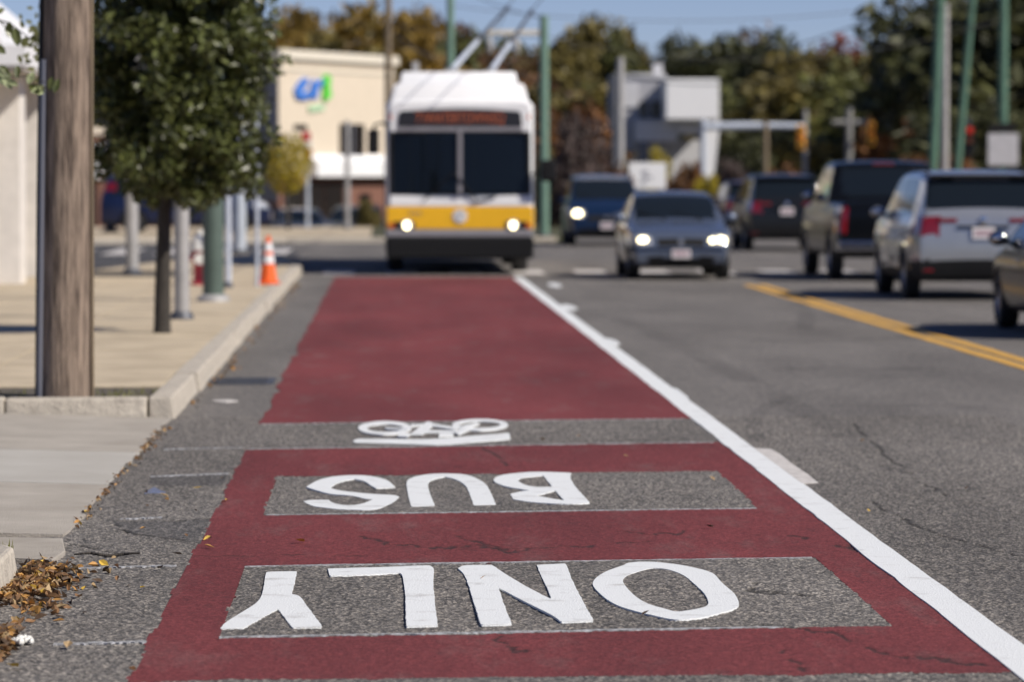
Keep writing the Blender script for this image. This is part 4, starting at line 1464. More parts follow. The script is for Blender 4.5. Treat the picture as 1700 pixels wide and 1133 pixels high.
def make_car(name, label, cat, loc, rz, S, P, group='cars and trucks in the street'):
    """S: shape spec in metres, front at -y; P: body paint"""
    t = thing(name, label, cat, loc, rz, group)
    W, Lh = S['W'] / 2, S['L'] / 2
    prof = resample(smoothpath(S['top'], 2), .045)
    zmin = S.get('zb', .24)
    belt, roofz = S['belt'], max(p[1] for p in prof)
    wy, wr = S['wheels'], S['wr']
    ra = wr + .07

    def zb(y):
        z = zmin
        for c in wy:
            d = abs(y - c)
            if d < ra:
                z = max(z, wr + math.sqrt(ra * ra - d * d) - .02)
        return z

    def hw(y, z):
        d = min(y + Lh, Lh - y)
        kf = S.get('round', .13)
        w = W * (1 - kf * max(0, 1 - max(0, d) / .75) ** 2.2)
        w *= 1 - .025 * (y / Lh) ** 2
        w *= 1 - .045 * ((z - .72) / .5) ** 2 if z < 1.2 else 1 - .0415
        if z < .5:
            w *= 1 - .05 * ((.5 - z) / .3) ** 2
        if belt - .3 < z <= belt:
            w *= 1 - .03 * ((z - belt + .3) / .3) ** 2
        elif z > belt:
            k = (z - belt) / max(.1, roofz - belt)
            w *= .97 * (1 - S.get('tumble', .2) * k ** 1.1)
        return w
    NS, NC, NT = 22, 5, 15
    grid = []
    for (y, zt) in prof:
        b = min(zb(y), zt - .004)
        rc = min(S.get('rc', .09), (zt - b) * .5)
        row = []
        for j in range(NS):
            z = b + (zt - rc - b) * j / (NS - 1)
            row.append((hw(y, z), y, z))
        xs_ = row[-1][0]
        xi = xs_ - rc * 1.2
        for j in range(1, NC + 1):
            a = math.pi / 2 * j / NC
            row.append((xi + (xs_ - xi) * math.cos(a), y, zt - rc + rc * math.sin(a)))
        for j in range(1, NT + 1):
            x = xi * (1 - j / NT)
            row.append((x, y, zt + .022 * (1 - (x / max(xi, .01)) ** 2)))
        grid.append(row)
    nr = NS + NC + NT
    parts = {}

    def put(nm, q):
        parts.setdefault(nm, []).append(q)
    reg = S['regions']
    for i in range(len(grid) - 1):
        for j in range(nr - 1):
            q = (grid[i][j], grid[i][j + 1], grid[i + 1][j + 1], grid[i + 1][j])
            cx = sum(p[0] for p in q) / 4
            cy = sum(p[1] for p in q) / 4
            cz = sum(p[2] for p in q) / 4
            top = j >= NS + 1
            zt = (prof[i][1] + prof[i + 1][1]) / 2
            nm = 'body'
            for (rn, fn) in reg:
                if fn(cx, cy, cz, top, zt):
                    nm = rn
                    break
            for s_ in (1, -1):
                qq = tuple((p[0] * s_, p[1], p[2]) for p in q)
                if s_ < 0:
                    qq = qq[::-1]
                nn = nm
                if nm in ('headlight', 'taillight', 'side_window', 'door', 'rear_door', 'rear_side_window', 'fog_light'):
                    nn = nm + ('+' if s_ > 0 else '-')
                put(nn, qq)
    MATS = {'body': P, 'windshield': M['glass'], 'rear_window': M['glass'], 'side_window': M['glass'], 'rear_side_window': M['glass'], 'headlight': M['lens'], 'taillight': M['taillight'],
            'grille': M['blackplastic'], 'bumper': S.get('bumper_mat', M['blackplastic']), 'lower_trim': M['blackplastic'], 'door': P, 'rear_door': P, 'tailgate': P, 'hood': P, 'roof': S.get('roof_mat', P), 'fog_light': M['lens']}
    made = {}
    for nn, qs in parts.items():
        base = nn.rstrip('+-')
        idx, vs, fs = {}, [], []
        for q in qs:
            f = []
            for p in q:
                k = (round(p[0], 4), round(p[1], 4), round(p[2], 4))
                if k not in idx:
                    idx[k] = len(vs)
                    vs.append(p)
                if not f or f[-1] != idx[k]:
                    f.append(idx[k])
            if len(set(f)) >= 3:
                if f[0] == f[-1]:
                    f = f[:-1]
                if len(set(f)) == len(f):
                    fs.append(tuple(f))
        mb = MB()
        mb.v, mb.f = vs, fs
        me = mb.mesh(base)
        me.polygons.foreach_set('use_smooth', [True] * len(me.polygons))
        made[nn] = link(base, me, MATS[base], t)
    MB().box(-W * .8, W * .8, -Lh + .25, Lh - .25, zmin - .04, .62).build('underbody', M['underbody'], t)
    # wheels
    tw = .105
    for y in wy:
        for s_ in (-1, 1):
            c = (s_ * (W - tw - .02), y, wr)
            o = MB().lathe([(wr * .62, -tw), (wr * .93, -tw), (wr, -tw * .7), (wr, tw * .7), (wr * .93, tw), (wr * .62, tw)], 26, c, 'x', cap=False).build('wheel', M['tyre'], t, smooth=True)
            mb = MB()
            mb.lathe([(wr * .64, s_ * tw * .9), (wr * .6, s_ * tw * .5), (wr * .56, s_ * tw * .45)], 24, c, 'x', cap=False)
            for k in range(5):
                a = 2 * math.pi * k / 5 + .3
                d = Vector((0, math.cos(a), math.sin(a)))
                e = Vector((0, -math.sin(a), math.cos(a))) * .03
                p0 = Vector(c) + Vector((s_ * tw * .8, 0, 0))
                p1 = p0 + d * wr * .6
                mb.hexa([p0 - e, p0 + e, p1 + e * .7, p1 - e * .7], [q + Vector((s_ * -.03, 0, 0)) for q in (p0 - e, p0 + e, p1 + e * .7, p1 - e * .7)])
            mb.lathe([(.05, 0), (.05, s_ * tw * .85), (.0, s_ * tw * .9)], 12, c, 'x', cap=False)
            mb.build('rim', M['rim'], o)
            MB().lathe([(wr * .6, s_ * .0), (.001, s_ * .0)], 20, c, 'x', cap=False).build('brake_disc', M['underbody'], o)
    # mirrors
    my = S['mirror_y']
    for s_ in (-1, 1):
        x = s_ * (hw(my, belt) + .11)
        mo = MB().ellipsoid((x, my, belt + .09), (.115, .075, .085), 14, 8).build('mirror', S.get('mirror_mat', P), t, smooth=True)
        MB().box(min(x, x - s_ * .16), max(x, x - s_ * .16), my - .02, my + .03, belt + .02, belt + .06).build('bracket', M['blackplastic'], mo)
        MB().ellipsoid((x, my + .055, belt + .09), (.095, .03, .068), 14, 8).build('mirror_glass', M['chrome'], mo, smooth=True)
    # licence plates
    for (nm, yy, zz, sg) in (('plate', -Lh - .012, S.get('plate_f', .45), -1), ('plate', S.get('plate_y', Lh + .012), S.get('plate_r', .9), 1)):
        po = MB().box(-.155, .155, yy - .012, yy + .012, zz - .08, zz + .08).build('licence_plate', M['plate'], t, bevel=.004)
        for k in range(6):
            MB().box(-.12 + k * .042, -.12 + k * .042 + .026, yy + sg * .0125 - .002, yy + sg * .0125 + .002, zz - .035, zz + .035).build('character', M['platered'], po)
    # lit headlamps
    if S.get('lit'):
        for (x, y, z, r_) in S['lit']:
            MB().ellipsoid((x, y, z), (r_, .03, r_ * .78), 16, 8).build('headlamp', M['lamp'], t, smooth=True)
    for f in S.get('extra', []):
        f(t, S, P)
    return t


def wz(y0, y1, z0, z1, inset, x_=.9):
    pass


def common_regions(S, cowl, roof_f, roof_r, deck, pillars, hl=None, tl=None, grille=None, rw=None, low=.34, tailgate=None):
    """regions as (name, test) in order of priority"""
    W = S['W'] / 2
    b = S['belt']
    out = []
    if grille:
        for g in grille:
            out.append(('grille', lambda x, y, z, t, zt, g=g: y < -S['L'] / 2 + .4 and g[0] < x < g[1] and g[2] < z < g[3] and t))
    if hl:
        out.append(('headlight', lambda x, y, z, t, zt: y < -S['L'] / 2 + .5 and hl[0] < x < hl[1] and hl[2] < z < hl[3]))
    if tl:
        out.append(('taillight', lambda x, y, z, t, zt: y > S['L'] / 2 - .45 and tl[0] < x < tl[1] and tl[2] < z < tl[3]))
    if rw:
        out.append(('rear_window', lambda x, y, z, t, zt: t and y > rw[0] and rw[1] < z < rw[2] and x < rw[3] - .05 * (z - rw[1])))
    out.append(('windshield', lambda x, y, z, t, zt: t and cowl + .03 < y < roof_f and z > b + .02 and x < W * .78))
    ax, ar, bx, cx_, cr2 = pillars      # front bottom, front top, B pillar, rear bottom, rear top (y)
    hz = S['roof'] - .12

    def side(x, y, z, t, zt, lo, hi):
        if t or z < b + .05 or z > hz or z > zt - .1:
            return False
        k = (z - b) / (hz - b)
        return ax + (ar - ax) * k < y < cx_ + (cr2 - cx_) * k and lo < y < hi
    out.append(('side_window', lambda x, y, z, t, zt: side(x, y, z, t, zt, -9, bx - .05)))
    out.append(('rear_side_window', lambda x, y, z, t, zt: side(x, y, z, t, zt, bx + .05, 9)))
    out.append(('lower_trim', lambda x, y, z, t, zt: z < low))
    if tailgate:
        out.append(('tailgate', lambda x, y, z, t, zt: t and y > S['L'] / 2 - .5 and tailgate[0] < z < tailgate[1] and x < W * .8))
    out.append(('door', lambda x, y, z, t, zt: not t and ax + .02 < y < bx and .36 < z <= b + .05))
    out.append(('rear_door', lambda x, y, z, t, zt: not t and bx <= y < cx_ - .15 and .36 < z <= b + .05))
    out.append(('hood', lambda x, y, z, t, zt: t and -S['L'] / 2 + .18 < y < cowl and z > b - .25 and x < W * .82))
    if S.get('roof_part', True):
        out.append(('roof', lambda x, y, z, t, zt: t and roof_f <= y <= roof_r and z > S['roof'] - .1))
    return out


def handles(t, S, P):
    for y in S['handle_y']:
        for s_ in (-1, 1):
            MB().box(s_ * S['W'] / 2 - .012, s_ * S['W'] / 2 + .012, y - .09, y + .09, S['belt'] - .16, S['belt'] - .13).build('door_handle', M['chrome'], t, bevel=.004)


def emblem(y, z, r_=.06, m='chrome'):
    def f(t, S, P):
        MB().lathe([(r_, 0), (r_, .015), (r_ * .7, .02)], 16, (0, y - .01, z), 'y').build('emblem', M[m], t, smooth=True)
    return f


def wipers(y0, z0, y1, z1, w=.5):
    def f(t, S, P):
        for x in (-.15, .45):
            MB().tube([(x, y0, z0), (x - w, y1, z1)], .012, 6).build('wiper', M['blackplastic'], t)
    return f


def rails(x, y0, y1, z):
    def f(t, S, P):
        for s_ in (-1, 1):
            MB().tube([(s_ * x, y0, z - .03), (s_ * x, y0 + .12, z + .03), (s_ * x, y1 - .12, z + .03), (s_ * x, y1, z - .03)], .018, 8).build('roof_rail', M['blackplastic'], t, smooth=True)
    return f


def bar(name, x0, x1, y0, y1, z0, z1, m, bev=.01):
    def f(t, S, P):
        MB().box(x0, x1, y0, y1, z0, z1).build(name, M[m], t, bevel=bev)
    return f


# --- sedan shape
def sedan_spec(lit=True):
    S = dict(W=1.74, L=4.5, belt=.93, roof=1.45, wheels=(-1.42, 1.32), wr=.315, mirror_y=-.75, rc=.08, tumble=.24,
             top=[(-2.20, .22), (-2.25, .36), (-2.25, .52), (-2.20, .66), (-2.08, .75), (-1.7, .85), (-1.15, .93), (-.98, .97), (-.2, 1.40), (.25, 1.45), (.8, 1.42), (1.15, 1.30), (1.62, 1.04), (2.05, 1.0), (2.2, .86), (2.25, .6), (2.22, .25)])
    S['regions'] = common_regions(S, -1.0, -.22, .95, 1.6, (-.82, -.25, .28, 1.38, .85), hl=(.48, .82, .585, .735), tl=(.45, .9, .72, .93), grille=[(.06, .38, .56, .68), (-.1, .55, .25, .38)], rw=(.98, 1.06, 1.38, .62), low=.27)
    S['handle_y'] = (.05, 1.05)
    S['plate_f'], S['plate_r'] = .44, .72
    S['extra'] = [handles, wipers(-1.02, .985, -.75, 1.12), bar('bumper_strip', -.72, .72, -2.275, -2.24, .5, .53, 'blackplastic'), emblem(-2.24, .62, .05)]
    if lit:
        S['lit'] = [(-.63, -2.19, .655, .085), (.67, -2.19, .655, .085), (.52, -2.21, .655, .06)]
    return S


make_car('sedan', 'grey-blue sedan with lit headlights coming toward the camera', 'car', (4.87, 67.75, 0), R(0), sedan_spec(), M['sedanpaint'])
S = sedan_spec(False)
S['lit'] = []
make_car('sedan', 'black car cut off by the right edge, only front wheel and mirror showing', 'car', (7.76, 43.35, 0), R(180), S, M['blackpaint'])

# --- minivan shape
def van_spec(lit=True):
    S = dict(W=1.92, L=4.8, belt=1.02, roof=1.74, wheels=(-1.5, 1.45), wr=.33, mirror_y=-1.0, rc=.10, tumble=.2,
             top=[(-2.34, .24), (-2.4, .42), (-2.39, .62), (-2.32, .8), (-2.1, .93), (-1.6, 1.06), (-1.35, 1.12), (-.45, 1.66), (0, 1.74), (1.5, 1.74), (2.12, 1.68), (2.3, 1.25), (2.38, .95), (2.4, .5), (2.36, .28)])
    S['regions'] = common_regions(S, -1.42, -.45, 2.0, 2.3, (-1.2, -.5, .15, 2.1, 1.95), hl=(.55, .93, .70, .90), tl=(.74, .95, 1.2, 1.42), grille=[(-.1, .45, .62, .76), (-.1, .7, .28, .42)], rw=(2.0, 1.2, 1.6, .72), low=.30, tailgate=(.5, 1.2))
    S['handle_y'] = (-.1, .5)
    S['plate_f'] = .5
    S['extra'] = [handles, wipers(-1.40, 1.13, -1.1, 1.28), rails(.66, -.2, 1.9, 1.74), emblem(-2.36, .7)]
    if lit:
        S['lit'] = [(-.72, -2.33, .80, .12), (.72, -2.33, .80, .12)]
    return S


S = van_spec()
S['roof_mat'] = M['silverpaint']  # pale roof colour stands in for a white reflection on blue paint
make_car('minivan', 'deep blue minivan with a lit headlight behind the sedan', 'car', (5.46, 100.6, 0), R(0), S, M['bluepaint'])

# --- SUV shape
def suv_spec(W=1.98, L=4.85, roof=1.79):
    k = roof / 1.79
    S = dict(W=W, L=L, belt=1.10 * k, roof=roof, wheels=(-1.47, 1.42), wr=.365, mirror_y=-.85, rc=.10, tumble=.17, zb=.30, round=.10,
             top=[(y, z * k) for y, z in [(-2.36, .3), (-2.42, .5), (-2.42, .8), (-2.34, .98), (-2.1, 1.08), (-1.5, 1.15), (-1.2, 1.19), (-.4, 1.68), (.1, 1.78), (1.4, 1.79), (2.05, 1.745), (2.20, 1.68), (2.34, 1.26), (2.40, 1.1), (2.425, .8), (2.425, .5), (2.38, .32)]])
    S['regions'] = [('bumper', lambda x, y, z, t, zt: y > L / 2 - .55 and z < .56 * k)] + common_regions(S, -1.25, -.4, 2.05, 2.3, (-1.0, -.45, .2, 2.0, 1.85), hl=(.5, .95, .75, .95), tl=(.58, 1.0, .90 * k, 1.16 * k), grille=[(-.1, .45, .62, .85)], rw=(2.12, 1.27 * k, 1.665 * k, .80), low=.42, tailgate=(.56 * k, 1.27 * k))
    S['handle_y'] = (.0, 1.0)
    S['plate_r'] = .93 * k
    S['plate_y'] = 2.44
    S['extra'] = [handles, rails(.70 * W / 1.98, -.1, 1.9, roof), bar('spoiler', -.72, .72, 2.05, 2.28, 1.70 * k, 1.735 * k, 'blackplastic'), emblem(2.42, 1.10 * k, .06), bar('rear_trim', -.36, .36, 2.405, 2.44, 1.0 * k, 1.035 * k, 'blackplastic'),
                  bar('tail_lamp_arm', -.62, -.36, 2.38, 2.415, 1.075 * k, 1.135 * k, 'taillight'), bar('tail_lamp_arm', .36, .62, 2.38, 2.415, 1.075 * k, 1.135 * k, 'taillight'),
                  bar('reflector', -.85, -.68, 2.36, 2.41, .40, .44, 'taillight'), bar('reflector', .68, .85, 2.36, 2.41, .40, .44, 'taillight'),
                  lambda t, S, P: MB().tube([(-.55, 2.25, .27), (-.55, 2.42, .27)], .04, 10).build('exhaust', M['chrome'], t)]
    return S


make_car('suv', 'silver SUV seen from behind on the right', 'car', (8.20, 56.85, 0), R(180), suv_spec(), M['silverpaint'])
make_car('suv', 'dark grey SUV seen from behind, left of the black pickup', 'car', (9.19, 93.4, 0), R(180), suv_spec(1.86, 4.85, 1.76), M['greypaint'])
make_car('suv', 'small dark maroon car far ahead of the dark grey SUV', 'car', (10.75, 118.5, 0), R(180), suv_spec(1.8, 4.85, 1.58), M['maroonpaint'])
S = suv_spec(1.86, 4.85, 1.72)
S['lit'] = []
make_car('suv', 'pale blue-grey car parked in the lot below the yellow-green tree', 'car', (-3.15, 142.5, -1.12), R(12), S, M['sedanpaint'], 'cars parked beyond the side street')
make_car('suv', 'dark car parked in the lot left of the brick wall', 'car', (-1.15, 147.5, -1.12), R(-8), suv_spec(1.86, 4.85, 1.75), M['bluepaint'], 'cars parked beyond the side street')
make_car('minivan', 'navy van parked side-on behind the street tree', 'car', (-5.65, 113.5, .12), R(90), van_spec(False), M['marinepaint'], 'cars parked beyond the side street')
make_car('minivan', 'dark blue van parked side-on behind the utility pole', 'car', (-12.1, 113.5, .12), R(90), van_spec(False), M['bluepaint'], 'cars parked beyond the side street')

# --- pickup
S = dict(W=2.02, L=5.8, belt=1.30, roof=1.96, wheels=(-1.95, 1.75), wr=.40, mirror_y=-1.0, rc=.09, tumble=.15, zb=.42, round=.06,
         top=[(-2.85, .42), (-2.9, .6), (-2.9, 1.0), (-2.8, 1.17), (-2.5, 1.22), (-1.6, 1.27), (-1.3, 1.31), (-.6, 1.86), (-.2, 1.95), (.6, 1.96), (1.0, 1.92), (1.08, 1.85), (1.16, 1.4), (1.2, 1.315), (1.3, 1.3), (2.75, 1.3), (2.86, 1.27), (2.9, 1.1), (2.9, .8), (2.88, .62)])
S['regions'] = common_regions(S, -1.35, -.6, .95, 1.2, (-1.1, -.6, .0, .95, .9), hl=(.6, 1.0, .85, 1.1), tl=(.80, 1.05, .80, 1.22), grille=[(-.1, .6, .75, 1.1)], rw=(.95, 1.40, 1.86, .72), low=.5, tailgate=(.68, 1.28))
S['handle_y'] = (-.2, .75)
S['plate_r'] = .58
S['plate_y'] = 3.03
def tailgate_bits(t, S, P):
    MB().box(-.98, .98, 2.88, 3.02, .50, .66).build('rear_bumper', M['chrome'], t, bevel=.02)
    MB().box(-.14, .14, 2.895, 2.925, 1.02, 1.09).build('tailgate_handle', M['blackplastic'], t, bevel=.008)
    MB().box(-.18, .18, .98, 1.06, 1.905, 1.935).build('brake_lamp', M['taillight'], t)
    MB().box(-.12, .12, 2.6, 3.05, .40, .47).build('tow_hitch', M['underbody'], t)
S['extra'] = [handles, tailgate_bits]
make_car('pickup_truck', 'black pickup truck with chrome rear bumper between the two SUVs', 'truck', (8.32, 67.45, 0), R(180), S, M['blackpaint'])

# ------------------------------------------------------------------ the trolleybus
def trolleybus(loc):
    t = thing('trolleybus', 'white and yellow trolleybus with lit headlights driving down the red lane', 'bus', loc)
    Wd, Lb = 2.58, 12.2

    def section(w, z0, z1, r_):
        pts = []
        for (cx, cz, a0) in ((w - r_, z0 + .06, -90), (w - r_, z1 - r_, 0), (-w + r_, z1 - r_, 90), (-w + r_, z0 + .06, 180)):
            rr_ = r_ if cz > 1.5 else .06
            ccx = cx if cz > 1.5 else (math.copysign(w - .06, cx))
            for k in range(6):
                a = R(a0 + 90 * k / 5)
                pts.append((ccx + rr_ * math.cos(a), cz + rr_ * math.sin(a)))
        return pts

    def loft(z0, z1, stations, r_):
        mb = MB()
        n = 24
        for (y, ins, dz) in stations:
            for (x, z) in section(Wd / 2 - ins, z0, z1 - dz, r_):
                mb.v.append((x, y, z))
        for i in range(len(stations) - 1):
            for k in range(n):
                a, b = i * n + k, i * n + (k + 1) % n
                mb.f.append((a, b, b + n, a + n))
        mb.f.append(tuple((len(stations) - 1) * n + k for k in range(n)))
        return mb
    loft(.36, 3.05, [(.0, .07, .06), (.03, .035, .03), (.09, .01, .01), (.2, 0, 0), (Lb - .1, 0, 0), (Lb, .06, .05)], .16).build('body', M['buswhite'], t, smooth=True)
    # roof dome over the destination sign and equipment fairing behind it
    mb = MB()
    mb.hexa([(-1.22, .06, 2.95), (1.22, .06, 2.95), (1.24, 1.6, 2.95), (-1.24, 1.6, 2.95)], [(-1.12, .22, 3.34), (1.12, .22, 3.34), (1.14, 1.6, 3.36), (-1.14, 1.6, 3.36)])
    mb.build('roof_dome', M['buswhite'], t, smooth=True, bevel=.07)
    mb = MB()
    mb.hexa([(-1.05, .9, 3.30), (1.05, .9, 3.30), (1.05, 9.5, 3.0), (-1.05, 9.5, 3.0)], [(-1.0, 1.0, 3.56), (1.0, 1.0, 3.56), (1.0, 9.4, 3.56), (-1.0, 9.4, 3.56)])
    mb.build('roof_fairing', M['buswhite'], t, bevel=.04, smooth=True)
    # front face, back to front: grey cowl, windscreens, sign box
    MB().box(-1.10, 1.10, -.012, .06, 2.50, 2.565).build('sign_sill', M['busgrey'], t, bevel=.006)
    sg = MB()
    sg.prism([(-1.07, 2.575), (1.07, 2.575), (1.085, 2.62), (1.065, 2.80), (1.03, 2.85), (.5, 2.885), (0, 2.895), (-.5, 2.885), (-1.03, 2.85), (-1.065, 2.80), (-1.085, 2.62)], -.05, .03)
    sg.v = [(x, -z * .6, y) for x, y, z in sg.v]
    sign = sg.build('destination_sign', M['signglass'], t)

    def text(body, x, z, size, y, m, parent, nm, sx=1.0):
        cu = bpy.data.curves.new(nm, 'FONT')
        cu.body = body
        cu.size = size
        cu.extrude = .004
        cu.align_x = 'CENTER'
        cu.align_y = 'CENTER'
        ob = bpy.data.objects.new(nm, cu)
        COL.objects.link(ob)
        dg = bpy.context.evaluated_depsgraph_get()
        me = bpy.data.meshes.new_from_object(ob.evaluated_get(dg))
        bpy.data.objects.remove(ob, do_unlink=True)
        for v in me.vertices:
            v.co = (x + v.co.x * sx, y - v.co.z, z + v.co.y)
        me.materials.clear()
        return link(nm, me, m, parent)
    text('71', -.67, 2.72, .27, -.024, M['led'], sign, 'lettering', .80)
    text('WATERTOWN', -.03, 2.72, .27, -.024, M['led'], sign, 'lettering', .62)
    text('SQ', .66, 2.72, .27, -.024, M['led'], sign, 'lettering', .72)
    MB().box(-1.21, 1.21, .004, .06, 2.47, 2.99).build('header_panel', M['buswhite'], t, bevel=.01)
    MB().box(-1.21, 1.21, .004, .06, .42, 1.42).build('front_panel', M['buswhite'], t, bevel=.01)
    MB().box(-1.23, 1.23, -.006, .08, 1.385, 1.45).build('windscreen_surround', M['blackplastic'], t, bevel=.01)
    MB().box(-1.23, 1.23, -.006, .08, 2.45, 2.498).build('windscreen_surround', M['blackplastic'], t, bevel=.01)
    for s_ in (-1, 1):
        MB().box(s_ * 1.20 - .035, s_ * 1.20 + .035, -.005, .10, 1.45, 2.45).build('windscreen_surround', M['blackplastic'], t, bevel=.01)
    # cab: dash, steering wheel, driver's seat, fare box, grab poles, rows of seats
    MB().box(-1.15, 1.15, .12, .55, 1.05, 1.40).build('dashboard', M['darksteel'], t, bevel=.05)
    st = []
    for k in range(25):
        a = 2 * math.pi * k / 24
        st.append((.62 + .25 * math.cos(a), .66 + .10 * math.sin(a), 1.50 + .20 * math.sin(a)))
    MB().tube(st, .018, 8, cap=False).build('steering_wheel', M['blackplastic'], t, smooth=True)
    MB().box(.36, .88, 1.15, 1.30, .9, 1.95).build('driver_seat', M['slate_seat'], t, bevel=.05)
    MB().box(-.45, -.20, .75, 1.0, .9, 1.62).build('fare_box', M['galv'], t, bevel=.02)
    for (x, y) in ((-.62, 1.5), (.25, 1.6), (-.35, 3.2), (.35, 3.2)):
        MB().tube([(x, y, .9), (x, y, 2.9)], .018, 8).build('grab_pole', M['busyellow'], t, smooth=True)
    for k in range(4):
        for x in (-.85, .85):
            MB().box(x - .38, x + .38, 3.0 + k * 1.1, 3.1 + k * 1.1, .95, 1.75).build('seat', M['slate_seat'], t, bevel=.04)
    MB().box(-1.2, 1.2, 8.4, 8.45, .5, 2.95).build('bulkhead', M['darksteel'], t)
    MB().box(-1.2, 1.2, .3, 8.4, .80, .86).build('floor', M['darksteel'], t)
    MB().box(-1.24, 1.24, .2, 8.4, 2.96, 2.99).build('ceiling', M['darksteel'], t)
    for s_ in (-1, 1):
        mb = MB()
        nx_, nz_ = 12, 6
        for lay in (0, .012):
            for b in range(nz_ + 1):
                for a in range(nx_ + 1):
                    x = s_ * (.04 + 1.15 * a / nx_)
                    z = 1.43 + 1.04 * b / nz_
                    mb.v.append((x, -.085 + .085 * (x / 1.19) ** 2 + .055 * (z - 1.43) + lay, z))
        q = (nx_ + 1) * (nz_ + 1)
        for b in range(nz_):
            for a in range(nx_):
                k = b * (nx_ + 1) + a
                mb.f.append((k, k + 1, k + nx_ + 2, k + nx_ + 1))
                mb.f.append((k + q, k + nx_ + 1 + q, k + nx_ + 2 + q, k + 1 + q))
        mb.build('windscreen', M['busglass'], t, smooth=True)
    MB().box(-.035, .035, -.098, .02, 1.41, 2.49).build('centre_pillar', M['busgrey'], t, bevel=.008)
    MB().box(-1.22, 1.22, -.022, .06, 1.19, 1.375).build('cowl_panel', M['buswhite'], t, bevel=.02)
    MB().box(-1.275, 1.275, -.028, .10, .79, 1.185).build('yellow_panel', M['busyellow'], t, bevel=.025)
    for s_ in (-1, 1):
        MB().box(s_ * 1.293 - .006, s_ * 1.293 + .006, .16, Lb - .2, .80, 1.17).build('side_stripe', M['busyellow'], t)
        for k in range(7):
            y0 = .5 + 1.62 * k
            MB().box(s_ * 1.290 - .008, s_ * 1.290 + .008, y0, y0 + 1.45, 1.45, 2.45).build('side_window', M['glass'], t, bevel=.004)
    MB().box(-1.302, -1.285, .35, 1.65, .42, 2.55).build('door', M['blackplastic'], t, bevel=.004)
    MB().box(-1.28, 1.28, -.05, .12, .66, .785).build('bumper_top', M['busgrey'], t, bevel=.02)
    MB().box(-1.285, 1.285, -.12, .20, .28, .655).build('bumper', M['blackplastic'], t, bevel=.04)
    for s_ in (-1, 1):
        x = s_ * .925
        MB().box(x - .20 + s_ * .06, x + .20 + s_ * .06, -.040, .0, .79, .93).build('headlight_housing', M['blackplastic'], t, bevel=.015)
        hl = MB().lathe([(.105, 0), (.105, -.02), (.09, -.03)], 18, (x, -.036, .86), 'y').build('headlight', M['lens'], t, smooth=True)
        MB().ellipsoid((x, -.066, .86), (.06, .02, .07), 14, 8).build('headlamp', M['lamp'], hl, smooth=True)
        MB().box(s_ * 1.19 - .05, s_ * 1.19 + .05, -.046, .0, .81, .90).build('turn_signal', M['amberlens'], t, bevel=.01)
        MB().ellipsoid((s_ * 1.20, .02, 2.74), (.03, .03, .06), 10, 6).build('marker_light', M['amberlens'], t, smooth=True)
    for x in (-.24, 0, .24):
        MB().ellipsoid((x, .085, 2.985), (.055, .06, .04), 12, 6).build('marker_light', M['amberlens'], t, smooth=True)
    # round emblem with a T
    em = MB().lathe([(.125, -.034), (.125, -.044), (.118, -.046)], 28, (0, 0, 1.02), 'y').build('emblem', M['buswhite'], t, smooth=True)
    MB().lathe([(.11, -.0465), (.095, -.0465), (.095, -.048), (.11, -.048)], 28, (0, 0, 1.02), 'y', cap=False).build('emblem_ring', M['busgrey'], em)
    mb = MB().box(-.065, .065, -.049, -.0465, 1.045, 1.075)
    mb.box(-.017, .017, -.0495, -.0465, .955, 1.05)
    mb.build('emblem_letter', M['busgrey'], em)
    text('4112', -.78, 1.07, .12, -.032, M['busgrey'], t, 'fleet_number', .9)
    # wipers
    for (x0, x1) in ((-.62, -.10), (.28, -.12)):
        MB().tube([(x0, -.05, 1.30), (x0 + (x1 - x0) * .5, -.10, 1.55), (x1 + .0, -.11, 1.80)], .014, 6).build('wiper', M['blackplastic'], t)
    MB().tube([(.25, -.05, 1.27), (.62, -.05, 1.36)], .016, 6).build('wiper', M['blackplastic'], t)
    # mirrors on arms
    mo = MB().box(-1.60, -1.40, -.28, -.14, 2.10, 2.53).build('mirror', M['blackplastic'], t, bevel=.04)
    MB().tube([(-1.22, .02, 2.60), (-1.36, -.15, 2.64), (-1.49, -.21, 2.60), (-1.49, -.21, 2.45)], .025, 8).build('mirror_arm', M['blackplastic'], mo, smooth=True)
    mo = MB().box(1.40, 1.66, -.26, -.12, 1.62, 2.0).build('mirror', M['blackplastic'], t, bevel=.05)
    MB().tube([(1.26, .05, 1.75), (1.36, -.1, 1.78), (1.5, -.18, 1.8)], .022, 8).build('mirror_arm', M['blackplastic'], mo, smooth=True)
    # wheels
    for y in (2.55, 8.6):
        for s_ in (-1, 1):
            c = (s_ * 1.12, y, .49)
            o = MB().lathe([(.29, -.14), (.46, -.14), (.49, -.1), (.49, .1), (.46, .14), (.29, .14)], 28, c, 'x', cap=False).build('wheel', M['tyre'], t, smooth=True)
            MB().lathe([(.30, s_ * .10), (.26, s_ * .03), (.12, s_ * .05), (.10, s_ * .12), (.001, s_ * .12)], 20, c, 'x', cap=False).build('rim', M['rim'], o, smooth=True)
    MB().box(-1.0, 1.0, .4, 11.8, .26, .5).build('underbody', M['underbody'], t)
    # trolley poles leaning up and back to the overhead wires
    for (a, b) in (((750, 116, 75.2), (842, 14, 80.5)), ((815, 118, 75.2), (882, 20, 80.5))):
        p0, p1 = Vector(A(*a)) - Vector(loc), Vector(A(*b)) - Vector(loc)
        bs = MB().box(p0.x - .14, p0.x + .14, p0.y - .4, p0.y + .4, 3.55, p0.z).build('pole_base', M['galv'], t, bevel=.03)
        pm = p0.lerp(p1, .45)
        tp = MB().tube([p0, pm], [.055, .045], 10).build('trolley_boom', M['alu'], t, smooth=True)
        MB().tube([pm, p1], [.045, .03], 10).build('boom_tip', M['darksteel'], tp, smooth=True)
        MB().ellipsoid(p1, (.05, .16, .06), 10, 6).build('contact_shoe', M['darksteel'], tp, smooth=True)
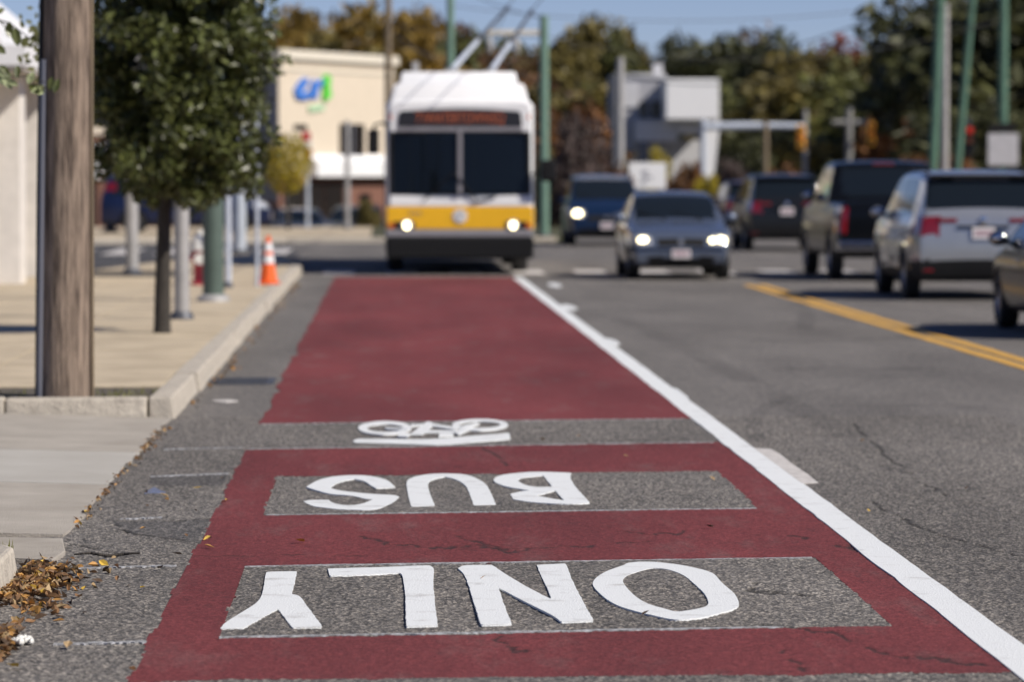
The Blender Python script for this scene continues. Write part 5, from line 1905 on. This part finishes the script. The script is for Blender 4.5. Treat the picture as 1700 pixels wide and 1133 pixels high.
    p = Vector(A(690, 112, 71.5)) - Vector(loc)
    MB().box(p.x - .06, p.x + .06, p.y - .06, p.y + .06, 3.55, p.z + .1).build('pole_hook', M['galv'], t, bevel=.01)
    return t


trolleybus((1.295, 69.35, 0))

# ------------------------------------------------------------------ buildings beyond
M['cream'] = mat('cream_siding', (.68, .585, .46), .8, var=.05, scale=2)
M['creamtrim'] = mat('cream_trim', (.72, .66, .55), .7, var=.04)
M['slate'] = mat('dark_blue_grey', (.15, .16, .19), .7, var=.1)
M['brick'] = mat('red_brown_brick', (.24, .115, .08), .9, col2=(.16, .075, .055), scale=9)
M['blue_sign'] = mat('sign_blue', (.06, .20, .62), .5, var=.1)
M['green_sign'] = mat('sign_green', (.12, .62, .06), .5, var=.1)
M['palegreen'] = mat('sign_pale_green', (.45, .66, .42), .5)
M['whitesign'] = mat('sign_white', (.86, .86, .86), .5, var=.03)
M['redsign'] = mat('sign_red', (.5, .04, .05), .5)
M['storeglass'] = mat('store_glass', (.02, .018, .018), .15)

C0 = Vector((-4.05, 152.0, -1.15))
D = Vector((4.3, 9.0, 0)).normalized()        # along the sunlit wall
Nn = Vector((D.y, -D.x, 0))                   # out of the sunlit wall
ang = math.atan2(D.y, D.x)
cb = thing('cream_building', 'cream two-storey store with blue and green sign behind the bus', 'building', C0, ang)
WL = 10.2
MB().box(0, WL, 0, 11.0, 2.9, 7.35).build('wall', M['cream'], cb)
MB().box(.02, WL - .02, .02, 10.9, 0, 2.9).build('lower_wall', M['brick'], cb)
MB().box(-.03, -.003, .05, 10.5, 1.9, 6.85).build('side_shade_sheet', M['slate'], cb)  # dark sheet painting the shade on the wall turned from the sun
MB().box(-.18, WL + .15, -.18, 11.1, 7.35, 7.72).build('parapet', M['creamtrim'], cb, bevel=.03)
MB().box(-.02, WL, -.05, -.003, 6.95, 7.05).build('trim_band', M['creamtrim'], cb)
u0, u1 = 5.2, 7.35
wd = MB().box(u0, u1, -.06, -.004, 3.45, 4.95).build('window', M['storeglass'], cb)
MB().box((u0 + u1) / 2 - .05, (u0 + u1) / 2 + .05, -.09, -.06, 3.45, 4.95).build('mullion', M['slate'], wd)
MB().box(u0 - .1, u1 + .1, -.12, -.003, 3.38, 3.45).build('sill', M['creamtrim'], wd)
mb = MB()
mb.hexa([(2.4, -.45, 2.86), (WL, -.45, 2.86), (WL, -.01, 2.86), (2.4, -.01, 2.86)], [(2.4, -.45, 3.45), (WL, -.45, 3.45), (WL, -.01, 3.75), (2.4, -.01, 3.75)])
mb.build('awning', M['whitesign'], cb, bevel=.02)
for k in range(3):
    sf = MB().box(.4 + k * 1.75, 2.0 + k * 1.75, -.05, .01, .3, 2.6).build('shop_window', M['storeglass'], cb)
MB().box(7.0, 7.9, -.06, .01, 0.05, 2.2).build('shop_door', M['storeglass'], cb)
lg = MB()
def blob(mb, pts, d):
    mb.prism(pts, .0, d)
def sx(px_, py_):          # photo pixel on the sunlit wall -> wall (u, z)
    k = (px_ - VPX) / FPX
    u = (C0.x - k * C0.y) / (k * D.y - D.x)
    Y = C0.y + D.y * u
    return (u, EYE - (py_ - HOR) * Y / FPX - C0.z)
sgn = thing('wall_sign', 'blue and green sign on the cream building wall', 'sign', C0, ang)
def wallshape(pts, d, m, nm):
    mb = MB()
    mb.prism([sx(*p) for p in pts], 0, d)
    mb.v = [(x, -.02 - z, y) for x, y, z in mb.v]
    return mb.build(nm, M[m], sgn)
wallshape([(490, 163), (487, 150), (494, 138), (503, 129), (510, 131), (507, 142), (500, 152), (505, 156), (512, 150), (513, 163), (500, 166)], .10, 'blue_sign', 'blue_lettering')
wallshape([(514, 163), (515, 140), (521, 131), (524, 140), (532, 131), (535, 137), (525, 150), (524, 164)], .10, 'blue_sign', 'blue_lettering')
wallshape([(534, 165), (535, 148), (533, 130), (540, 124), (546, 128), (544, 145), (547, 158), (541, 167)], .12, 'green_sign', 'green_figure')
wallshape([(512, 186), (511, 176), (536, 173), (537, 183)], .06, 'palegreen', 'pale_green_line')

# low shop with white fascia, left
lb = thing('low_shop', 'low shop with bright white fascia behind the utility pole', 'building', (-16.5, 140, -1.1), R(10))
MB().box(0, 9.2, 0, 8, 0, 4.3).build('wall', M['brick'], lb)
MB().box(-.1, 6.6, -.5, -.01, 2.75, 4.0).build('fascia', M['whitesign'], lb, bevel=.02)
MB().box(-.1, 9.3, -.12, 8.1, 4.3, 4.6).build('parapet', M['cream'], lb)
for k in range(3):
    MB().box(.5 + k * 2.1, 2.2 + k * 2.1, -.06, .0, .5, 2.5).build('window', M['storeglass'], lb)

# white box-like building on the right
M['greysiding'] = mat('grey_siding', (.40, .40, .43), .7, var=.1)
M['palegrey'] = mat('pale_grey_panel', (.60, .60, .62), .7, var=.06)
wb = thing('modern_building', 'small grey building with projecting bright white box upstairs', 'building', (0, 0, 0))
YB = 190.0
def P3(x, y, Y):
    return A(x, y, Y)
def pbox(x0, x1, y0, y1, Y, dep, nm, m, parent, bev=.0):
    a, b = A(x0, y1, Y), A(x1, y0, Y)
    return MB().box(a[0], b[0], Y, Y + dep, a[2], b[2]).build(nm, M[m], parent, bevel=bev)
pbox(1020, 1108, 128, 250, YB + 2.0, 6, 'upper_wall', 'greysiding', wb)
pbox(1022, 1105, 122, 129, YB + 1.9, 6.2, 'parapet', 'palegrey', wb)
pbox(1106, 1194, 131, 198, YB - 1.0, 7, 'white_box', 'whitesign', wb, .05)
pbox(1032, 1060, 135, 178, YB + 1.9, .08, 'pale_panel', 'palegrey', wb)
pbox(1062, 1075, 168, 195, YB + 1.9, .08, 'window', 'storeglass', wb)
pbox(1080, 1103, 168, 195, YB + 1.9, .08, 'window', 'storeglass', wb)
pbox(1055, 1125, 200, 234, YB + 1.0, .9, 'lower_panel', 'palegrey', wb)
pbox(1126, 1170, 204, 222, YB + .5, 4, 'beam', 'palegrey', wb)
pbox(1050, 1172, 232, 330, YB + 4, 4, 'lower_wall', 'palegrey', wb)
pbox(1062, 1076, 234, 320, YB + 1.0, .5, 'column', 'slate', wb)
a = A(1176, 200, YB)
MB().hexa([A(1173, 330, YB), A(1182, 330, YB), A(1182, 330, YB + 1.5), A(1173, 330, YB + 1.5)], [A(1172, 199, YB), A(1196, 199, YB), A(1196, 199, YB + 1.5), A(1172, 199, YB + 1.5)]).build('tapered_column', M['whitesign'], wb)
pbox(1085, 1100, 104, 128, YB + 3, 1.2, 'chimney', 'palegrey', wb)

bs = thing('board_sign', 'white board sign standing above the sedan roof', 'sign', (0, 0, 0))
b_ = pbox(1044, 1106, 270, 314, 130, .12, 'board', 'whitesign', bs, .02)
for k, (x0, x1, y0, y1) in enumerate(((1066, 1076, 282, 290), (1070, 1084, 292, 296), (1064, 1074, 298, 304))):
    pbox(x0, x1, y0, y1, 129.985, .012, 'printed_mark', 'greysiding', b_)
for x in (1048, 1099):
    pbox(x, x + 5, 314, 380, 130.02, .1, 'leg', 'galv', bs)

# houses half hidden among the far trees
for (x, y0, y1, w_, Y, lab) in ((955, 150, 230, 55, 232, 'grey house half hidden by trees right of the bus'), (1398, 84, 130, 90, 330, 'house with reddish roof half hidden below the red tree')):
    X = (x - VPX) * Y / FPX
    s_ = Y / FPX
    zt, ztop = EYE - (y0 + 20 - HOR) * s_, EYE - (y0 - HOR) * s_
    gz = ground_z(X, Y)
    h = thing('house', lab, 'house', (X, Y, gz), R(8))
    ww = w_ * s_ / 2
    MB().box(-ww, ww, 0, 7, 0, zt - gz).build('wall', M['palegrey'], h)
    mb = MB()
    mb.add([(-ww - .3, -.3, zt - gz), (ww + .3, -.3, zt - gz), (ww + .3, 7.3, zt - gz), (-ww - .3, 7.3, zt - gz), (-ww - .3, 3.5, ztop - gz), (ww + .3, 3.5, ztop - gz)], [(0, 1, 5, 4), (3, 4, 5, 2), (0, 4, 3), (1, 2, 5), (0, 3, 2, 1)])
    mb.build('roof', M['brick'], h)
    for k in (-.55, .45):
        w1 = MB().box(ww * k - .4, ww * k + .4, -.05, -.002, zt - gz - 1.9, zt - gz - .6).build('window', M['storeglass'], h)
        MB().box(ww * k - .5, ww * k + .5, -.08, -.052, zt - gz - 2.0, zt - gz - 1.9).build('sill', M['whitesign'], w1)

# ------------------------------------------------------------------ poles, signals and wires beyond the bus
def pxpole(name, label, cat, x, ytop, Y, wpx, m, lean=0.0, zb=None, base=False):
    X = (x - VPX) * Y / FPX
    z0 = ground_z(X, Y) if zb is None else zb
    zt = EYE - (ytop - HOR) * Y / FPX
    return post(name, label, cat, X, Y, wpx / 2 * Y / FPX, zt - z0, m, zb=z0, lean=(lean * Y / FPX, 0), base=base, group='poles beyond the junction', taper=.85)


p1 = pxpole('wooden_pole', 'tan wooden pole behind the cream building end, left of the bus', 'pole', 645, -60, 140, 13, 'wood_far')
p2 = pxpole('trolley_wire_pole', 'pale green pole rising right behind the bus roof', 'pole', 748, -80, 112, 14, 'greenpale', zb=.1)
p3 = pxpole('trolley_wire_pole', 'pale green pole standing just right of the bus', 'pole', 903, 26, 105.5, 17, 'greenpale', zb=.1, base=True)
X3 = p3.location
for z_, nm in ((1.7 - (54 - 294) * 105.5 / FPX, 'bracket_arm'),):
    z_ -= X3.z
    ar = MB().box(-1.5, 0, -.05, .05, z_ - .06, z_ + .06).build('bracket_arm', M['creamtrim'], p3, bevel=.01)
    for xx in (-1.43, -.72):
        MB().lathe([(.05, -.5), (.08, -.42), (.09, -.2), (.03, -.1), (.02, 0)], 12, (xx, 0, z_ - .06)).build('insulator', M['galv'], ar, smooth=True)
pxpole('wooden_pole', 'dark grey slim pole left of the white box building', 'pole', 1019, 124, 150, 10, 'darksteel')
pxpole('wooden_pole', 'pale tan pole left of the white box building', 'pole', 1030, 95, 128, 14, 'galv')
pxpole('wooden_pole', 'brown post right of the white box building', 'pole', 1272, 200, 140, 10, 'wood_far')
p5 = pxpole('trolley_wire_pole', 'straight green pole, leftmost of the right-hand group', 'pole', 1546, -90, 118, 17, 'greenshade', lean=20)
p6 = pxpole('wooden_pole', 'pale grey wooden pole between the two leaning green poles', 'pole', 1571, 5, 122, 13, 'galv')
p7 = pxpole('trolley_wire_pole', 'green pole leaning right, behind the silver SUV roof', 'pole', 1583, -60, 126, 13, 'greenshade', lean=38)
p8 = pxpole('trolley_wire_pole', 'green pole at the far right carrying the grey square sign', 'pole', 1668, -90, 116, 17, 'greenshade')
zz = EYE - (248 - HOR) * 116 / FPX
MB().box(-.47, .42, -.22, -.18, zz - .47 - p8.location.z, zz + .47 - p8.location.z).build('sign_panel', M['greysiding'], p8, bevel=.01)
MB().box(-.38, .34, -.20, .2, zz + .52 - p8.location.z, zz + .76 - p8.location.z).build('bracket', M['blackplastic'], p8, bevel=.01)

M['sigyellow'] = mat('signal_yellow', (.85, .45, .04), .55, var=.1)
M['redlamp'] = mat('lit_red_signal', (.8, .05, .03), .4, emit=(1, .06, .03), estr=.35)
def signal_head(parent, x, y, z, s_, m, lit=False):
    hd = MB().box(x - .17 * s_, x + .17 * s_, y - .12, y + .12, z - .52 * s_, z + .52 * s_).build('signal_head', M[m], parent, bevel=.03)
    for k, c_ in enumerate(('redlamp' if lit else 'taillight', 'amberlens', 'storeglass')):
        zc = z + (.34 - .34 * k) * s_
        MB().lathe([(.11 * s_, -.12), (.11 * s_, -.135), (.001, -.14)], 16, (x, y, zc), 'y', cap=False).build('lens', M[c_], hd)
        MB().lathe([(.125 * s_, -.12), (.125 * s_, -.28), (.135 * s_, -.28), (.135 * s_, -.12)], 16, (x, y, zc), 'y', cap=False).build('visor', M[m], hd)
    return hd


YS = 168
s1 = thing('traffic_signal', 'slim pale post with long mast arm holding a yellow signal head', 'traffic signal', A(1168, 294, YS)[:2] + (-.06,))
L1 = Vector(s1.location)
def rel(x, y, L_):
    return Vector(A(x, y, YS)) - L_
za = rel(1168, 210, L1).z
MB().tube([(0, 0, 0), (0, 0, za + .3)], [.15, .12], 14).build('post', M['alu'], s1, smooth=True)
e = rel(1336, 209, L1)
MB().tube([(0, 0, za), (e.x * .5, 0, za + .04), (e.x, 0, e.z)], [.17, .15, .12], 12).build('mast_arm', M['alu'], s1, smooth=True)
c_ = rel(1330, 228, L1)
signal_head(s1, c_.x, -.1, c_.z, 1.0, 'sigyellow')
s2 = thing('traffic_signal', 'grey T-shaped post with a dimmer yellow signal head on its right', 'traffic signal', A(1411, 294, YS)[:2] + (-.06,))
L2 = Vector(s2.location)
za = rel(1411, 176, L2).z
M['greypost'] = mat('dull_grey_post', (.26, .255, .24), .7, var=.2)
MB().tube([(0, 0, 0), (0, 0, za)], [.18, .14], 14).build('post', M['greypost'], s2, smooth=True)
e0, e1 = rel(1383, 203, L2), rel(1442, 203, L2)
MB().tube([(e0.x, 0, e0.z), (e1.x, 0, e1.z)], .12, 10).build('cross_arm', M['greypost'], s2, smooth=True)
c_ = rel(1448, 222, L2)
signal_head(s2, c_.x, .1, c_.z, .95, 'sigyellow')
s3 = thing('traffic_signal', 'dark signal head showing a lit red light near the right-hand poles', 'traffic signal', A(1612, 294, 150)[:2] + (-.06,))
L3 = Vector(s3.location)
c_ = Vector(A(1612, 233, 150)) - L3
MB().tube([(0, .2, 0), (0, .2, c_.z + .9)], [.08, .07], 12).build('post', M['darksteel'], s3, smooth=True)
signal_head(s3, 0, 0, c_.z, 1.15, 'blackplastic', True)
pxpole('signal_post', 'grey post below the mast arm signal head', 'post', 1338, 182, 172, 9, 'galv')

# red and white sign on a pole, slim lamp post in front of the cream building
t = thing('pole_sign', 'red and white sign on a pale pole beside the yellow-green tree', 'sign', ((511 - VPX) * 124 / FPX, 124, .1))
MB().tube([(0, 0, 0), (0, 0, 3.0)], .06, 10).build('post', M['alu'], t, smooth=True)
zz = lambda y: EYE - (y - HOR) * 124 / FPX - .1
for (y0, y1, m_, x0, x1) in ((207, 217, 'blackplastic', -.42, 0.0), (219, 234, 'redsign', -.18, .10), (235, 246, 'whitesign', -.16, .14), (247, 262, 'redsign', -.16, .12)):
    MB().box(x0, x1, -.12, -.07, zz(y1), zz(y0)).build('sign_panel', M[m_], t, bevel=.006)
t = post('lamp_post', 'slim grey lamp post in front of the cream building window', 'post', (577 - VPX) * 122 / FPX, 122, .085, EYE - (200 - HOR) * 122 / FPX - .1, 'galv', zb=.1)
t = post('lamp_post', 'second slim post left of the pole sign', 'post', (478 - VPX) * 125 / FPX, 125, .06, 2.4, 'galv', zb=.1)

# overhead wires: trolley pair, span wires, utility cables
def wire(label, pts, r_=.012, group='overhead wires'):
    o = MB().tube(pts, r_, 6).build('overhead_wire', M['darkcable'])
    tag(o, label, 'wire', group)
def sag(a, b, s_, n=14):
    a, b = Vector(a), Vector(b)
    return [tuple(a.lerp(b, k / n) - Vector((0, 0, s_ * 4 * (k / n) * (1 - k / n)))) for k in range(n + 1)]
a1, a2 = A(842, 14, 80.5), A(882, 20, 80.5)
wire('trolley contact wire touched by the left boom of the bus', [(a1[0], 62, a1[2] + .1), a1, (a1[0] + .5, 120, a1[2] + .1), (a1[0] + 8, 200, a1[2] + .2)], .011)
wire('trolley contact wire touched by the right boom of the bus', [(a2[0], 62, a2[2] + .1), a2, (a2[0] + .5, 120, a2[2] + .1), (a2[0] + 8, 200, a2[2] + .2)], .011)
wire('span wire joining the two pale green poles behind the bus', sag(A(748, -30, 112), A(903, 30, 105.5), .15), .012)
wire('cable sloping down to the right from the tan wooden pole', sag(A(645, 48, 140), A(748, 110, 112), .1), .02)
wire('long cable across the trees between the tan pole and the green pole', sag(A(645, 40, 140), A(903, 60, 105.5), .12), .015)
wire('upper utility cable slanting up to the right-hand poles', sag(A(1020, 100, 150), A(1571, -25, 122), .9), .022)
wire('lower utility cable slanting up to the right-hand poles', sag(A(1020, 118, 150), A(1571, 8, 122), 1.3), .022)
wire('span wire crossing the sky above the bus booms', sag(A(748, 10, 112), A(1546, 2, 118), .5), .012)
wire('thin cable over the white box building', sag(A(903, 60, 105.5), A(1668, 30, 116), .9), .012)
wire('thin span wire just above the bus roof', sag(A(645, 70, 140), A(903, 100, 105.5), .25), .014)
wire('span wire between the right-hand green poles', sag(A(1556, 12, 118), A(1668, 5, 116), .1), .015)
wire('cable from the grey wooden pole to the far right green pole', sag(A(1571, 35, 122), A(1680, 42, 116), .1), .018)

# ------------------------------------------------------------------ render settings
scene.render.engine = 'CYCLES'
scene.cycles.samples = 128
scene.cycles.use_denoising = True
scene.cycles.max_bounces = 6
scene.render.resolution_x = 1024
scene.render.resolution_y = 683
